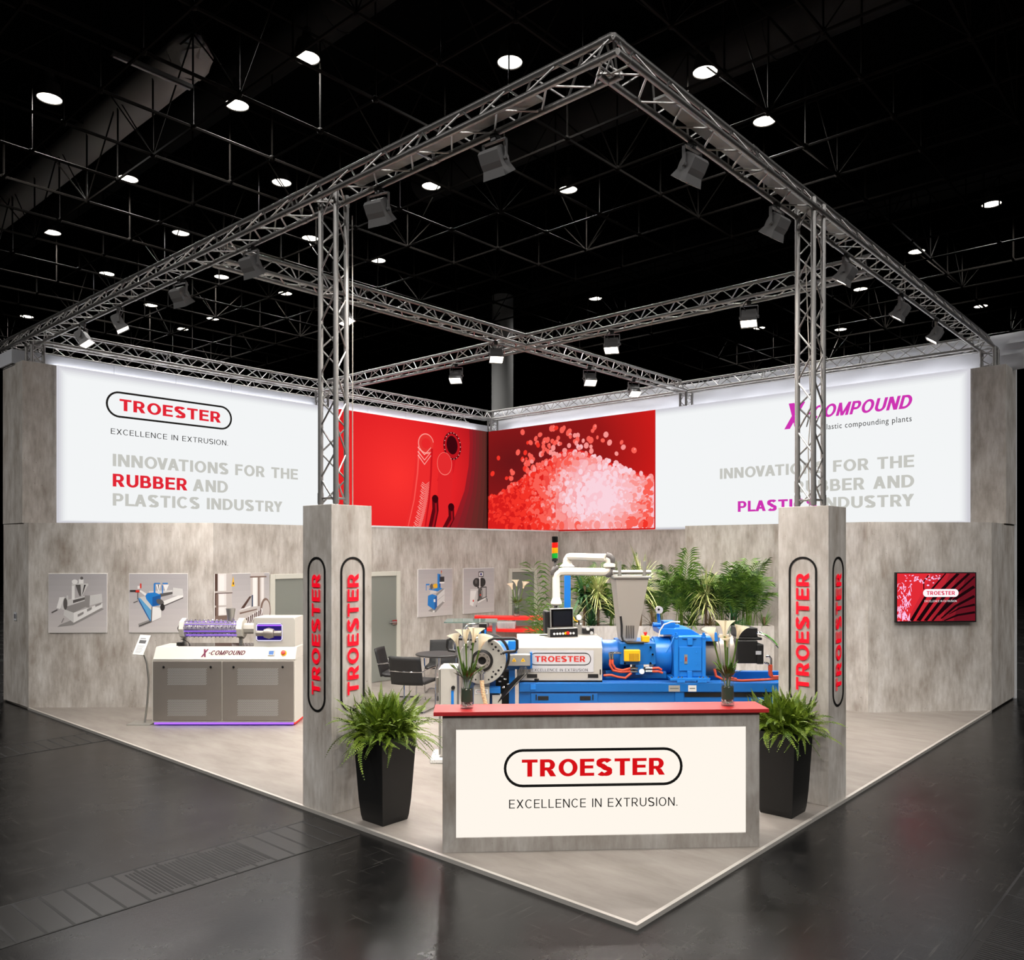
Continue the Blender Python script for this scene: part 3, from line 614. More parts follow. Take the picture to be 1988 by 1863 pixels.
for (u, v) in pts:
    q = math.exp(-(((u - 3.3) / 1.5) ** 2 + ((v - 0.8) / 1.0) ** 2)) * 5.4 + rg.uniform(-0.7, 0.7) + (1.6 if v > top(u) - 0.1 else 0.4)
    i = int(min(5, max(0, q + 0.35))); r = rg.uniform(0.045, 0.082) if v > 0.3 else rg.uniform(0.06, 0.105)
    shapes.append((gcols[i], blob(u, v, r)))
    if rg.random() < 0.22: shapes.append((gcols[min(5, i + 1)], ell(u + r * 0.25, v + r * 0.3, r * 0.32, r * 0.25, 0.6, 7)))
flat(t, 'print', plane((-0.031, 0, 0), (0, -1, 0), (0, 0, 1)), shapes, 0.00001)
MB().box(-0.045, -0.0305, -0.05, 0, 0, H, BLACKM).build('edge_strip', t)

# ================================================================ aluminium trusses
def truss(label, a, b, name='truss', up=None, miter=0, s=0.24, group='aluminium trusses of the stand'):
    """three-chord truss; up points from its axis to the single chord; miter 1 bevels the start for a right-angle corner"""
    a, b = Vector(a), Vector(b); e = (b - a).normalized(); Ln = (b - a).length
    up = Vector(up) if up else Vector((0, 0, 1)); sd = e.cross(up).normalized()
    t = thing(name, label, 'truss', a, 0, group)
    h = s / 2; c3 = s * 0.866
    cor = [(0, c3 * 0.5), (-h, -c3 * 0.5), (h, -c3 * 0.5)]
    org = a
    C = lambda k, q: sd * cor[k][0] + up * cor[k][1] + e * q
    for k in range(3): MB().cyl(C(k, miter * cor[k][0]), C(k, Ln), 0.025, ALU, 12).build('chord', t)
    n = max(2, round(Ln / 0.24)); st = Ln / n
    for k in range(3):
        k2 = (k + 1) % 3; mb = MB()
        for i in range(n):
            q0, q1 = i * st, (i + 1) * st
            p, q = (C(k, q0), C(k2, q1)) if i % 2 == 0 else (C(k2, q0), C(k, q1))
            mb.cyl(p, q, 0.0085, ALU_W, 6)
        nseg = max(1, round(Ln / 2.0))
        for i in range(nseg + 1):
            q = min(max(0.06, i * Ln / nseg), Ln - 0.06)
            mb.cyl(C(k, q), C(k2, q), 0.0085, ALU_W, 6)
            mb.cyl(C(k, q - 0.05), C(k, q + 0.05), 0.0285, ALU, 10)
        mb.build('lattice', t)
    return t
TX, TY, BY, BX, ZT = 0.16, 0.30, 11.36, 10.68, 5.78      # centre lines of the front and back trusses
truss('long front truss over the left edge of the stand, from the apex corner', (TX, TY, ZT), (TX, 15.5, ZT), miter=1)
truss('long front truss over the right edge of the stand, from the apex corner', (TX, TY, ZT), (BX + 0.12, TY, ZT), miter=-1)
truss('back truss above the left illuminated panels', (TX + 0.15, BY, ZT), (BX - 0.12, BY, ZT))
truss('back truss above the right illuminated panels, in front of the white cloth', (BX, TY + 0.15, ZT), (BX, BY + 0.12, ZT))
truss('inner cross truss running from the left truss to the right back truss', (TX + 0.15, 5.85, ZT), (BX - 0.15, 5.85, ZT))
truss('inner cross truss running from the right truss to the left back truss', (5.65, TY + 0.15, ZT), (5.65, BY - 0.15, ZT))
truss('dim second truss behind the left back truss', (0.4, 12.0, ZT - 0.05), (BX - 0.3, 12.0, ZT - 0.05))
truss('upright truss post standing on the left concrete column', (0.25, 3.515, 2.83), (0.25, 3.515, ZT), 'truss_post', (1, 0, 0))
truss('upright truss post standing on the right concrete column', (3.475, 0.31, 2.83), (3.475, 0.31, ZT), 'truss_post', (0, 1, 0))
for lb, x, y, u in (('short truss post on the concrete pier at the far left', 0.24, BY, (1, 0, 0)), ('short truss post on the concrete pier at the far right', BX, 0.27, (0, 1, 0)), ('short truss post in the inner corner above the red pictures', BX - 0.1, BY - 0.1, (0, 1, 0)),
                    ('short truss post on the right box below the inner cross truss', BX, 5.85, (0, 1, 0)), ('short truss post on the left box below the inner cross truss', 5.65, BY, (1, 0, 0))):
    truss(lb, (x, y, BZ1), (x, y, ZT - 0.12), 'truss_post', u)
tag(MB().cyl((0.5, 11.78, 5.6), (10.3, 11.78, 5.6), 0.03, ALU, 10).build('scaffold_tube'), 'straight pipe running below the left back truss', 'pipe')
for lab, a, b in (('flat grey cable tray inside the left front truss', (TX - 0.05, 0.95, 5.70), (TX + 0.05, 3.1, 5.73)), ('flat grey cable tray inside the right front truss', (0.75, TY - 0.05, 5.70), (4.4, TY + 0.05, 5.73))):
    tag(MB().box(0, b[0] - a[0], 0, b[1] - a[1], 0, 0.02, mat('tray_grey', (176, 176, 172), 0.5)).build('cable_tray', None, Matrix.Translation(a)), lab, 'cable tray')
for sx, sy, zz, ln in ((0.30, 3.80, 5.62, 0.55),):
    pass
# cables down the two column legs
for lab, pts in (('thin white cable running down the left truss leg', [(0.405, 3.49, 5.6), (0.41, 3.49, 4.6), (0.405, 3.485, 3.6), (0.41, 3.49, 2.83)]),
                 ('looped pale cable hanging inside the right truss leg', [(3.4, 0.3, 5.2), (3.43, 0.28, 4.3), (3.38, 0.25, 3.95), (3.45, 0.24, 3.8), (3.42, 0.3, 3.6), (3.5, 0.28, 3.9), (3.46, 0.3, 3.4), (3.44, 0.28, 2.83)])):
    tag(MB().tube(pts, 0.005, mat('cable_pale', (170, 164, 156), 0.6), 6).build('cable'), lab, 'cable')
# ---------------------------------------------------------------- floodlights
def rects(mb, rings, mt, cap=(True, True)):
    vs = []; fs = []
    for (z, wx, wy, oy) in rings: vs += [(-wx / 2, oy - wy / 2, z), (wx / 2, oy - wy / 2, z), (wx / 2, oy + wy / 2, z), (-wx / 2, oy + wy / 2, z)]
    for i in range(len(rings) - 1):
        for j in range(4): k = (j + 1) % 4; fs.append((i * 4 + j, i * 4 + k, i * 4 + 4 + k, i * 4 + 4 + j))
    if cap[0]: fs.append((0, 1, 2, 3))
    if cap[1]: o = 4 * (len(rings) - 1); fs.append((o + 3, o + 2, o + 1, o))
    return mb.add(vs, fs, mt)
def once(mb, name): o = mb.build(name); me = o.data; bpy.data.objects.remove(o); return me
fl_house = once(rects(MB(), [(0.12, 0.22, 0.10, 0), (0.10, 0.235, 0.15, 0), (0.0, 0.235, 0.165, 0), (-0.06, 0.235, 0.15, 0), (-0.14, 0.27, 0.21, 0), (-0.14, 0.25, 0.19, 0), (-0.06, 0.19, 0.12, 0)], FIXT, (True, False)), 'housing')
fl_refl = once(rects(MB(), [(-0.139, 0.249, 0.189, 0), (-0.07, 0.19, 0.12, 0)], CHROME, (False, True)), 'reflector')
mbl = MB(); rects(mbl, [(-0.128, 0.235, 0.175, 0), (-0.127, 0.235, 0.175, 0)], LENS); fl_lens = once(mbl, 'lens')
mby = MB(); mby.box(-0.145, -0.135, -0.018, 0.018, -0.02, 0.19, FIXT); mby.box(0.135, 0.145, -0.018, 0.018, -0.02, 0.19, FIXT); mby.box(-0.145, 0.145, -0.018, 0.018, 0.18, 0.19, FIXT)
mby.cyl((-0.16, 0, 0), (-0.118, 0, 0), 0.02, FIXT, 10); mby.cyl((0.118, 0, 0), (0.16, 0, 0), 0.02, FIXT, 10); fl_yoke = once(mby, 'yoke')
mbc = MB(); mbc.box(-0.03, 0.03, -0.025, 0.025, 0.19, 0.255, BLACKM); mbc.cyl((-0.035, 0, 0.24), (0.035, 0, 0.24), 0.034, BLACKM, 12); mbc.tube([(0.05, 0.03, 0.1), (0.09, 0.07, 0.17), (0.05, 0.06, 0.24), (0.02, 0.03, 0.26)], 0.008, BLACK, 6); fl_clamp = once(mbc, 'clamp')
fl_light = bpy.data.lights.new('flood_light', 'AREA'); fl_light.shape = 'RECTANGLE'; fl_light.size = 0.23; fl_light.size_y = 0.17
fl_light.energy = FLOOD_W; fl_light.color = (1.0, 0.93, 0.86); fl_light.spread = 2.0
def flood(x, y, z, target, label):
    d = (Vector(target) - Vector((x, y, z))).normalized(); az = math.atan2(d.y, d.x) - PI / 2
    t = thing('floodlight', label, 'floodlight', (x, y, z), az, 'grey floodlights hung from the trusses'); t.scale = (0.8, 0.8, 0.8)
    tilt = min(0.6, math.atan2(math.hypot(d.x, d.y), -d.z)); R = Matrix.Rotation(tilt, 4, 'X')
    link('clamp', fl_clamp, t); link('yoke', fl_yoke, t)
    hz = link('housing', fl_house, t, R); link('reflector', fl_refl, hz); link('lens', fl_lens, hz)
    lo = bpy.data.objects.new('flood_light', fl_light); COL.objects.link(lo); lo.parent = hz; lo.location = (0, 0, -0.145)
FL = [((TX + 0.1, y), 'left front truss', k, tg) for k, (y, tg) in enumerate(((1.49, (4.5, 1.9, 0.8)), (2.92, (5.2, 4.2, 1.0)), (5.06, (6.0, 6.0, 1.0)), (6.65, (4.6, 7.6, 1.4)), (8.38, (2.6, 7.2, 1.0)), (9.56, (2.2, 7.6, 1.2))))]
FR = [((x, TY + 0.1), 'right front truss', k, tg) for k, (x, tg) in enumerate(((1.40, (1.8, 4.5, 0.8)), (2.97, (3.4, 5.4, 1.0)), (4.76, (4.6, 4.2, 1.0)), (6.66, (6.4, 4.0, 1.2)), (8.20, (7.6, 3.6, 1.3))))]
FA = [((x, 5.85), 'left to right cross truss', k, tg) for k, (x, tg) in enumerate(((2.06, (3.2, 3.6, 0.6)), (4.95, (3.4, 3.9, 1.0)), (7.39, (5.6, 3.6, 1.0)), (8.79, (7.4, 3.4, 1.2))))]
FB = [((5.65, y), 'right to left cross truss', k, tg) for k, (y, tg) in enumerate(((1.98, (3.6, 1.2, 0.4)), (4.15, (3.6, 3.2, 0.8)), (7.45, (3.6, 6.2, 1.0))))]
for grp in (FL, FR, FA, FB):
    for (x, y), nm, k, tg in grp:
        flood(x, y, 5.445, tg, f'grey floodlight on the {nm}, {ORD[k]} one from its front end')

# ================================================================ concrete columns with signs
def column(name, label, x0, x1, y0, y1, faces):
    t = thing(name, label, 'column', (x0, y0, 0)); MB().box(0, x1 - x0, 0, y1 - y0, 0, HW, CONC).build('shaft', t, None, 0.004)
    for M in faces:
        R = M @ Matrix.Rotation(PI / 2, 4, 'Z')
        pill(t, R, 1.43, 0.275, 0.018, SIGNK, 0.008)
        text(t, R, 'TROESTER', 1.12, 0.132, SIGNR, 0.03, 0, 0.012)
SZ = 1.625
column('concrete_column', 'left concrete column with red vertical lettering beside the larger fern', 0.02, 0.48, 3.29, 3.74, (plane((0, 0.225, SZ), (0, -1, 0), (0, 0, 1)), plane((0.235, 0, SZ), (1, 0, 0), (0, 0, 1))))
column('concrete_column', 'right concrete column with red vertical lettering beside the counter', 3.273, 3.72, 0.03, 0.52, (plane((0, 0.245, SZ), (0, -1, 0), (0, 0, 1)), plane((0.23, 0, SZ), (1, 0, 0), (0, 0, 1))))

# ================================================================ front counter
t = thing('reception_counter', 'concrete-look reception counter with red top and glowing front logo panel', 'counter', (0.955, 0.955, 0), -PI / 4)
L2 = 1.28; DP = 0.30
mb = MB()                                                # mitred front frame
fw, ft, fb = 0.108, 0.115, 0.115; z1 = 1.09
fr = [[(-L2, 0), (L2, 0), (L2 - fw, fb), (-L2 + fw, fb)], [(L2, 0), (L2, z1), (L2 - fw, z1 - ft), (L2 - fw, fb)], [(L2, z1), (-L2, z1), (-L2 + fw, z1 - ft), (L2 - fw, z1 - ft)], [(-L2, z1), (-L2, 0), (-L2 + fw, fb), (-L2 + fw, z1 - ft)]]
for k, q in enumerate(fr): MB().prism(q, -0.002, 0.06, CONC_H, 'y').build('frame_board', t, None, 0.0015)
mb = MB(); mb.box(-L2, -L2 + 0.02, 0.06, DP, 0, z1, CONC_H); mb.box(L2 - 0.02, L2, 0.06, DP, 0, z1, CONC_H); mb.box(-L2 + 0.02, L2 - 0.02, DP - 0.02, DP, 0, z1, CONC_H); mb.box(-L2 + 0.02, L2 - 0.02, 0.06, DP - 0.02, z1 - 0.02, z1, CONC_H); mb.build('body', t)
MB().box(-L2 + fw, L2 - fw, 0.012, 0.03, fb, z1 - ft, E_WARM).build('light_panel', t)
MB().box(-L2 - 0.07, L2 + 0.07, -0.03, 0.30, z1, z1 + 0.032, REDTOP).build('red_top', t, None, 0.003)
M = FACE(-0.07, 0.012, 0.66)
pw = 1.445; brand(t, M, pw, 0.305, SIGNK, emi('counter_red', (214, 18, 24), 1.0), 0.80, 0.47, 0.034, (-0.285, 1.36, 0.072), 0.03, 0.003)

# ================================================================ ferns in black planters
def pot(label, corner, w0, w1, h):
    t = thing('planter', label, 'planter', (corner[0], corner[1], 0))
    mb = MB(); a = (w1 - w0) / 2
    rings = [(0, w0, 0), (0.05, w0 + 0.02, 0), (h * 0.25, w0 + (w1 - w0) * 0.42, 0), (h, w1, 0)]
    vs = []
    for z, ww, _ in rings:
        q = (ww - w0) / 2; vs += [(-q, -q, z), (w0 + q, -q, z), (w0 + q, w0 + q, z), (-q, w0 + q, z)]
    fs = [(0, 3, 2, 1)]
    for i in range(3):
        for j in range(4): k = (j + 1) % 4; fs.append((i * 4 + j, i * 4 + k, i * 4 + 4 + k, i * 4 + 4 + j))
    mb.add(vs, fs, POT); mb.build('pot_body', t, None, 0.006)
    q = a - 0.012; MB().box(-q, w0 + q, -q, w0 + q, h - 0.06, h - 0.03, mat('soil', (40, 30, 22), 0.9)).build('soil', t)
    return t
def fern(label, c, nf, R, seed):
    rg = random.Random(seed); t = thing('potted_fern', label, 'fern', c); mb = MB(); st = MB()
    for k in range(nf):
        az = rg.uniform(0, 2 * PI); el = 1.5 * rg.random() ** 0.8; ln = R * rg.uniform(0.6, 1.2) * (1.0 + 0.12 * math.cos(el)); drop = rg.uniform(0.45, 1.0) * math.cos(el * 0.8)
        n = 30; pts = []; o = Vector((rg.gauss(0, 0.075), rg.gauss(0, 0.075), 0)); tw = rg.uniform(-0.5, 0.5); cu = rg.uniform(-0.35, 0.35)
        for i in range(n):
            s = i / (n - 1); r = ln * s * (math.cos(el) * (1 - 0.22 * s) + 0.10); z = ln * s * math.sin(el + 0.25) - drop * ln * s * s * 0.85; a = az + cu * s * s
            pts.append(o + Vector((r * math.cos(a), r * math.sin(a), z)))
        st.tube(pts[::3], 0.0022, FERN, 4, False)
        for i in range(1, n):
            s = i / (n - 1); tg = (pts[i] - pts[i - 1]).normalized(); sd = tg.cross(Vector((math.sin(az) * tw, -math.cos(az) * tw, 1)))
            sd = sd.normalized() if sd.length > 1e-4 else Vector((1, 0, 0)); nm = sd.cross(tg)
            lw = 0.040 * (1 - s ** 1.6) * min(1, 0.4 + 4 * s) + 0.004
            for q in (-1, 1):
                b = pts[i]; tip = b + sd * (q * lw) + tg * (lw * 0.3) - nm * lw * rg.uniform(-0.1, 0.4); m_ = (b + tip) / 2; wv = tg * 0.0068
                mb.add([b - wv * 0.5, m_ - wv, tip, m_ + wv], [(0, 1, 2, 3)], FERN)
    mb.build('fronds', t, fix=False); st.build('stems', t, fix=False); return t
pot('tall black planter left of the counter', (0.126, 2.694), 0.285, 0.40, 0.76)
fern('lush green fern in the black planter left of the counter', (0.275, 2.845, 0.74), 430, 0.47, 5)
pot('tall black planter right of the counter', (2.696, 0.138), 0.30, 0.41, 0.76)
fern('lush green fern in the black planter right of the counter', (2.845, 0.285, 0.74), 400, 0.44, 8)

# ================================================================ calla lilies in glass vases
v_glass = once(MB().lathe([(0.001, 0.0), (0.052, 0.0), (0.055, 0.01), (0.055, 0.27), (0.051, 0.27), (0.051, 0.018), (0.001, 0.016)], GLASS, 24), 'glass')
v_peb = MB(); rg = random.Random(2)
for _ in range(70): a = rg.uniform(0, 2 * PI); r = 0.044 * math.sqrt(rg.random()); v_peb.sphere((r * math.cos(a), r * math.sin(a), 0.022 + 0.028 * rg.random()), 0.007, mat('pebble', (214, 206, 196), 0.4), 6)
v_peb = once(v_peb, 'pebbles')
v_leaf = MB()
for k in range(26):
    a = 2 * PI * k / 26; v_leaf.add([(0.048 * math.cos(a), 0.048 * math.sin(a), 0.055), (0.048 * math.cos(a + 0.26), 0.048 * math.sin(a + 0.26), 0.055), (0.047 * math.cos(a + 0.3), 0.047 * math.sin(a + 0.3), 0.15 + 0.01 * (k % 3)), (0.047 * math.cos(a - 0.02), 0.047 * math.sin(a - 0.02), 0.155)], [(0, 1, 2, 3)], mat('wrap_leaf', (34, 56, 20), 0.5))
v_leaf.disc((0, 0, 0.148), 0.046, mat('wrap_leaf', (34, 56, 20), 0.5)); v_leaf = once(v_leaf, 'leaf_wrap')
def vase(label, p):
    t = thing('glass_vase', label, 'vase', p, 0, 'glass vases of calla lilies'); link('glass', v_glass, t); link('pebbles', v_peb, t); link('leaf_wrap', v_leaf, t); return t
def greens(label, p, n, seed, ln=0.16):
    rg = random.Random(seed); mb = MB()
    for _ in range(n):
        a = rg.uniform(0, 2 * PI); l = ln * rg.uniform(0.5, 1.3); o = Vector((0.03 * math.cos(a), 0.03 * math.sin(a), 0))
        sp = rg.uniform(0.2, 0.9); q = [o + Vector((math.cos(a) * l * sp * s, math.sin(a) * l * sp * s, l * s * (1 - 0.55 * sp * s))) for s in (0, 0.35, 0.7, 1)]
        sd = Vector((-math.sin(a), math.cos(a), 0)) * 0.008
        mb.add([q[0] - sd * 0.4, q[1] - sd, q[2] - sd, q[3], q[2] + sd, q[1] + sd, q[0] + sd * 0.4], [(0, 1, 2, 3, 4, 5, 6)], PALM)
    return tag(mb.build('greenery', None, Matrix.Translation(p), fix=False), label, 'greenery')
def calla(label, base, top, face, sc=1.0):
    """stem from base to top; spathe opening towards azimuth face"""
    base, top = Vector(base), Vector(top); t = thing('calla_lily', label, 'flower', base, 0, 'white calla lilies')
    tp = top - base; mid = tp * 0.5 + Vector((0.006, 0.004, 0)); MB().tube([(0, 0, 0), mid * 0.6, mid, tp], [0.005, 0.0055, 0.006, 0.008], STEMG, 8).build('stem', t)
    d = (tp - mid).normalized(); q = d.to_track_quat('Z', 'X').to_matrix().to_4x4(); M = Matrix.Translation(tp) @ Matrix.Rotation(face, 4, 'Z') @ Matrix.Rotation(0.22, 4, 'Y')
    n, k = 26, 11; vs = []; fs = []
    for i in range(k):
        s = i / (k - 1); r = (0.008 + 0.012 * s + 0.008 * s ** 3) * sc
        for j in range(n):
            a = -PI + 2 * PI * j / (n - 1) * 1.06; fw = 0.5 + 0.5 * math.cos(a); lip = s ** 3.2
            rr = r + sc * lip * (0.008 + 0.034 * fw ** 1.5); zz = sc * (0.085 * s + lip * (0.030 * fw - 0.012 * lip * fw ** 3) + 0.012 * s * (1 - fw))
            vs.append((rr * math.cos(a), rr * math.sin(a) * (1 + 0.25 * lip), zz))
    for i in range(k - 1):
        for j in range(n - 1): fs.append((i * n + j, i * n + j + 1, (i + 1) * n + j + 1, (i + 1) * n + j))
    mb = MB(); mb.add(vs, fs, SPATHE, True, M); ob = mb.build('spathe', t, fix=False)
    MB().cyl((0, 0, 0.02), (0, 0, 0.09 * sc), 0.005, YEL, 8).build('spadix', t, M); return t
def bouquet(p, where, fl, tw, seed):
    p = Vector(p); vase(f'clear glass vase with pebbles and dark leaves, {where}', p)
    greens(f'tuft of green leaves in the vase, {where}', p + Vector((0, 0, 0.235)), 46, seed)
    for k, (dx, dy, h, f, sc, nm) in enumerate(fl):
        sx = Vector((math.cos(YAW), math.sin(YAW), 0)); sy = Vector((-math.sin(YAW), math.cos(YAW), 0))
        calla(f'{nm} white calla lily in the vase, {where}', p + Vector((0, 0, 0.16)) + (sx * dx + sy * dy) * 0.15, p + sx * dx + sy * dy + Vector((0, 0, h)), f, sc)
    for k, (dx, h) in enumerate(tw):
        sx = Vector((math.cos(YAW), math.sin(YAW), 0))
        tag(MB().cyl(p + sx * dx * 0.2 + Vector((0, 0, 0.16)), p + sx * dx + Vector((0, 0, h)), 0.0055, TWIG, 8, 0.004).build('silver_twig'), f'thin silver stick, {ORD[k]} from left in the vase {where}', 'stick')
def onc(u, v): c = 0.70711; return (0.955 + c * (u + v), 0.955 + c * (-u + v), 1.122)
bouquet(onc(-1.085, 0.13), 'at the left end of the counter', [(-0.075, 0.0, 0.50, 2.2, 1.0, 'leftmost drooping'), (-0.01, 0.02, 0.52, 1.2, 1.15, 'second upright'), (0.05, 0.0, 0.53, 0.2, 1.2, 'tall upright'), (0.10, -0.01, 0.47, -0.9, 1.25, 'lowest right tilted')], [(-0.10, 0.56), (-0.04, 0.66), (0.02, 0.62), (0.045, 0.5)], 4)
bouquet(onc(1.06, 0.13), 'at the right end of the counter', [(-0.115, 0.0, 0.53, 2.5, 1.1, 'leftmost slim'), (-0.03, -0.02, 0.57, 0.4, 1.3, 'central wide open'), (0.0, 0.01, 0.48, 3.0, 0.95, 'lowest narrow'), (0.08, 0.0, 0.55, -0.6, 1.1, 'rightmost upright')], [(-0.09, 0.64), (0.02, 0.76)], 11)

# ================================================================ pictures on the walls
PB = {}
def pm(*c):
    if c not in PB: PB[c] = mat('ink_%d_%d_%d' % c, c, 0.5)
    return PB[c]
def poster(label, M, wd, ht, shapes):
    t = thing('wall_picture', label, 'picture', M.translation, 0, 'machine pictures on the stand walls'); R = M.copy(); R.translation = (0, 0, 0)
    mb = MB(); mb.box(0, wd, 0, ht, 0, 0.022, pm(236, 234, 232)); mb.build('board', t, R, 0.002)
    N = 10; sh = []
    for i in range(N):                                    # studio ground of the printed photo
        g = i / (N - 1); c = tuple(int(a + (b - a) * g) for a, b in zip((206, 200, 198), (176, 172, 174)))
        sh.append((pm(*c), [(0.006, 0.006 + (ht - 0.012) * i / N), (wd - 0.006, 0.006 + (ht - 0.012) * i / N), (wd - 0.006, 0.006 + (ht - 0.012) * (i + 1) / N), (0.006, 0.006 + (ht - 0.012) * (i + 1) / N)]))
    sh += [(pm(*c), [(x * wd, y * ht) for x, y in p]) for c, p in shapes]
    flat(t, 'print', R @ Matrix.Translation((0, 0, 0.0222)), sh, 0.00015); return t
e45 = Vector((1, -1, 0)) / math.sqrt(2)
PL = lambda u, z: plane(Vector((0.012, 11.0, z)) + Vector((1.908, -2.03, 0)).normalized() * u, (1.908, -2.03, 0), (0, 0, 1))
PBK = lambda x, z: plane((x, YB, z), (1, 0, 0), (0, 0, 1))
LG, MG, DG, KK, WH, BL, BD, RD, YE = (214, 212, 210), (150, 146, 144), (92, 88, 86), (40, 36, 36), (240, 238, 236), (28, 124, 204), (20, 88, 160), (214, 50, 34), (236, 180, 30)
R4 = lambda x0, y0, x1, y1: [(x0, y0), (x1, y0), (x1, y1), (x0, y1)]
silver = [(MG, [(.15, .10), (.42, .13), (.95, .40), (.9, .42), (.2, .14)]), (LG, [(.26, .30), (.43, .17), (.43, .34), (.27, .40)]), (WH, [(.43, .17), (.92, .43), (.92, .50), (.43, .34)]),
          (LG, [(.70, .46), (.92, .52), (.91, .66), (.71, .63)]), (MG, [(.70, .42), (.71, .63), (.62, .63), (.62, .44)]), (MG, [(.27, .40), (.43, .34), (.70, .47), (.66, .60), (.36, .52)]),
          (LG, [(.30, .44), (.62, .54), (.62, .62), (.30, .55)]), (DG, [(.42, .50), (.62, .56), (.62, .60), (.42, .55)]), (LG, ell(.26, .50, .07, .11)), (DG, ell(.29, .49, .035, .10)), (WH, [(.14, .42), (.20, .40), (.27, .60), (.19, .60)]),
          (DG, [(.06, .33), (.16, .38), (.15, .40), (.05, .35)]), (WH, R4(.40, .56, .45, .83)), (LG, R4(.40, .79, .68, .83)), (DG, [(.46, .81), (.55, .81), (.56, .62), (.53, .62)]), (LG, [(.55, .81), (.68, .81), (.58, .62), (.56, .62)]), (KK, [(.61, .81), (.64, .81), (.58, .64), (.575, .64)]),
          (WH, ell(.45, .86, .05, .04)), (WH, R4(.52, .83, .60, .90)), (DG, ell(.57, .92, .025, .025)), (LG, R4(.31, .56, .34, .63)), (MG, [(.50, .27), (.60, .32), (.60, .36), (.50, .31)]), (MG, [(.66, .36), (.74, .40), (.74, .44), (.66, .40)]), (MG, [(.80, .44), (.90, .48), (.90, .51), (.80, .47)]),
          (DG, [(.22, .17), (.26, .25), (.27, .25), (.23, .17)])]
poster('silver extruder picture nearest the left edge of the angled wall', PL(0.312, 1.14), 0.885, 0.908, silver)
bluep = [(WH, [(.52, .44), (.92, .58), (.92, .66), (.55, .52)]), (LG, [(.74, .62), (.92, .63), (.91, .74), (.75, .76)]), (DG, [(.92, .58), (.54, .42), (.54, .44), (.92, .60)]), (LG, [(.34, .60), (.74, .64), (.74, .72), (.34, .70)]), (DG, [(.52, .60), (.74, .65), (.74, .69), (.52, .66)]),
         (BL, R4(.42, .66, .45, .83)), (BL, R4(.43, .82, .53, .84)), (WH, [(.46, .81), (.54, .81), (.51, .70), (.50, .70)]), (DG, [(.49, .81), (.51, .81), (.51, .72), (.505, .72)]), (BL, R4(.56, .66, .58, .80)), (BL, R4(.57, .82, .66, .84)), (WH, [(.58, .81), (.68, .81), (.63, .70), (.62, .70)]),
         (BD, [(.16, .59), (.19, .56), (.38, .21), (.36, .19), (.17, .53)]), ((96, 166, 214), [(.16, .59), (.28, .56), (.38, .40), (.37, .20)]), (LG, [(.18, .60), (.30, .62), (.39, .42), (.38, .38)]), (WH, [(.39, .19), (.55, .26), (.55, .42), (.40, .44)]), (DG, [(.375, .18), (.385, .18), (.40, .44), (.385, .44)]),
         (BL, [(.28, .62), (.30, .56), (.40, .44), (.54, .47), (.54, .64), (.44, .68), (.32, .67)]), (BD, [(.40, .60), (.40, .45), (.54, .48), (.54, .64)]), (DG, ell(.53, .52, .07, .045, -0.5)), (KK, ell(.57, .43, .04, .06)), (DG, [(.17, .10), (.38, .18), (.36, .20), (.17, .13)]), (MG, [(.17, .12), (.36, .20), (.35, .22), (.16, .15)]),
         (RD, R4(.11, .68, .18, .72)), (RD, R4(.19, .75, .215, .83)), (WH, R4(.15, .74, .19, .79)), (KK, R4(.02, .69, .12, .72)), (WH, [(.20, .72), (.30, .66), (.28, .62), (.18, .70)]), (DG, R4(.145, .56, .16, .68)), (DG, [(.08, .50), (.16, .53), (.16, .545), (.08, .515)])]
poster('picture of a blue and white extruder line behind the violet lit barrel', PL(1.526, 1.14), 0.895, 0.908, bluep)
SV = [(232, 228, 226), (198, 190, 186), (120, 98, 88), (74, 48, 38)]
twin = [(SV[2], R4(0, 0, .30, 1)), (SV[0], R4(.05, .30, .27, 1)), (SV[3], R4(0, .3, .05, 1)), (SV[1], R4(.20, .30, .30, 1)), (WH, R4(.08, .32, .16, .98)), (SV[1], R4(.0, .68, .31, .71)), (SV[3], R4(0, .665, .31, .68)), (SV[1], R4(0, .44, .31, .47)), (SV[2], R4(.02, .30, .06, .66)), (YE, [(.29, .78), (.35, .78), (.325, .96)]), (KK, ell(.325, .83, .01, .025)),
        (SV[1], [(.38, .12), (.40, .36), (.78, .42), (.78, .18)]), (SV[0], [(.42, .36), (.78, .44), (.84, .50), (.50, .40)]), (SV[2], [(.44, .30), (.76, .36), (.76, .38), (.44, .33)]), (SV[1], R4(.64, .40, .90, 1)), (WH, R4(.68, .42, .76, .94)), (SV[2], R4(.78, .42, .81, .94)), (SV[0], R4(.84, .42, .89, .94)), (SV[2], R4(.63, .92, .94, .945)), ((40, 62, 88), R4(.66, .42, .685, .62)), (SV[3], [(.46, .40), (.62, .60), (.66, .60), (.52, .40)]),
        (SV[2], ell(.92, .34, .10, .22)), (SV[1], ell(.93, .34, .075, .18)), (KK, [(.28, .0), (.45, .12), (.62, .06), (.60, .0)]), (SV[3], [(.30, .10), (.84, .36), (.86, .22), (.45, 0), (.30, 0)])]
for i in range(12):
    q = i / 11; cx_, cy_ = .42 + .42 * q, .09 + .21 * q; twin.append(((WH, SV[1])[i % 2], band(ell(cx_, cy_, .035, .105, -0.35, 14, -1.2, 1.6), .012, .018)))
poster('close-up picture of twin steel screws behind the steel funnel', PBK(1.935, 1.12), 0.945, 0.92, twin)
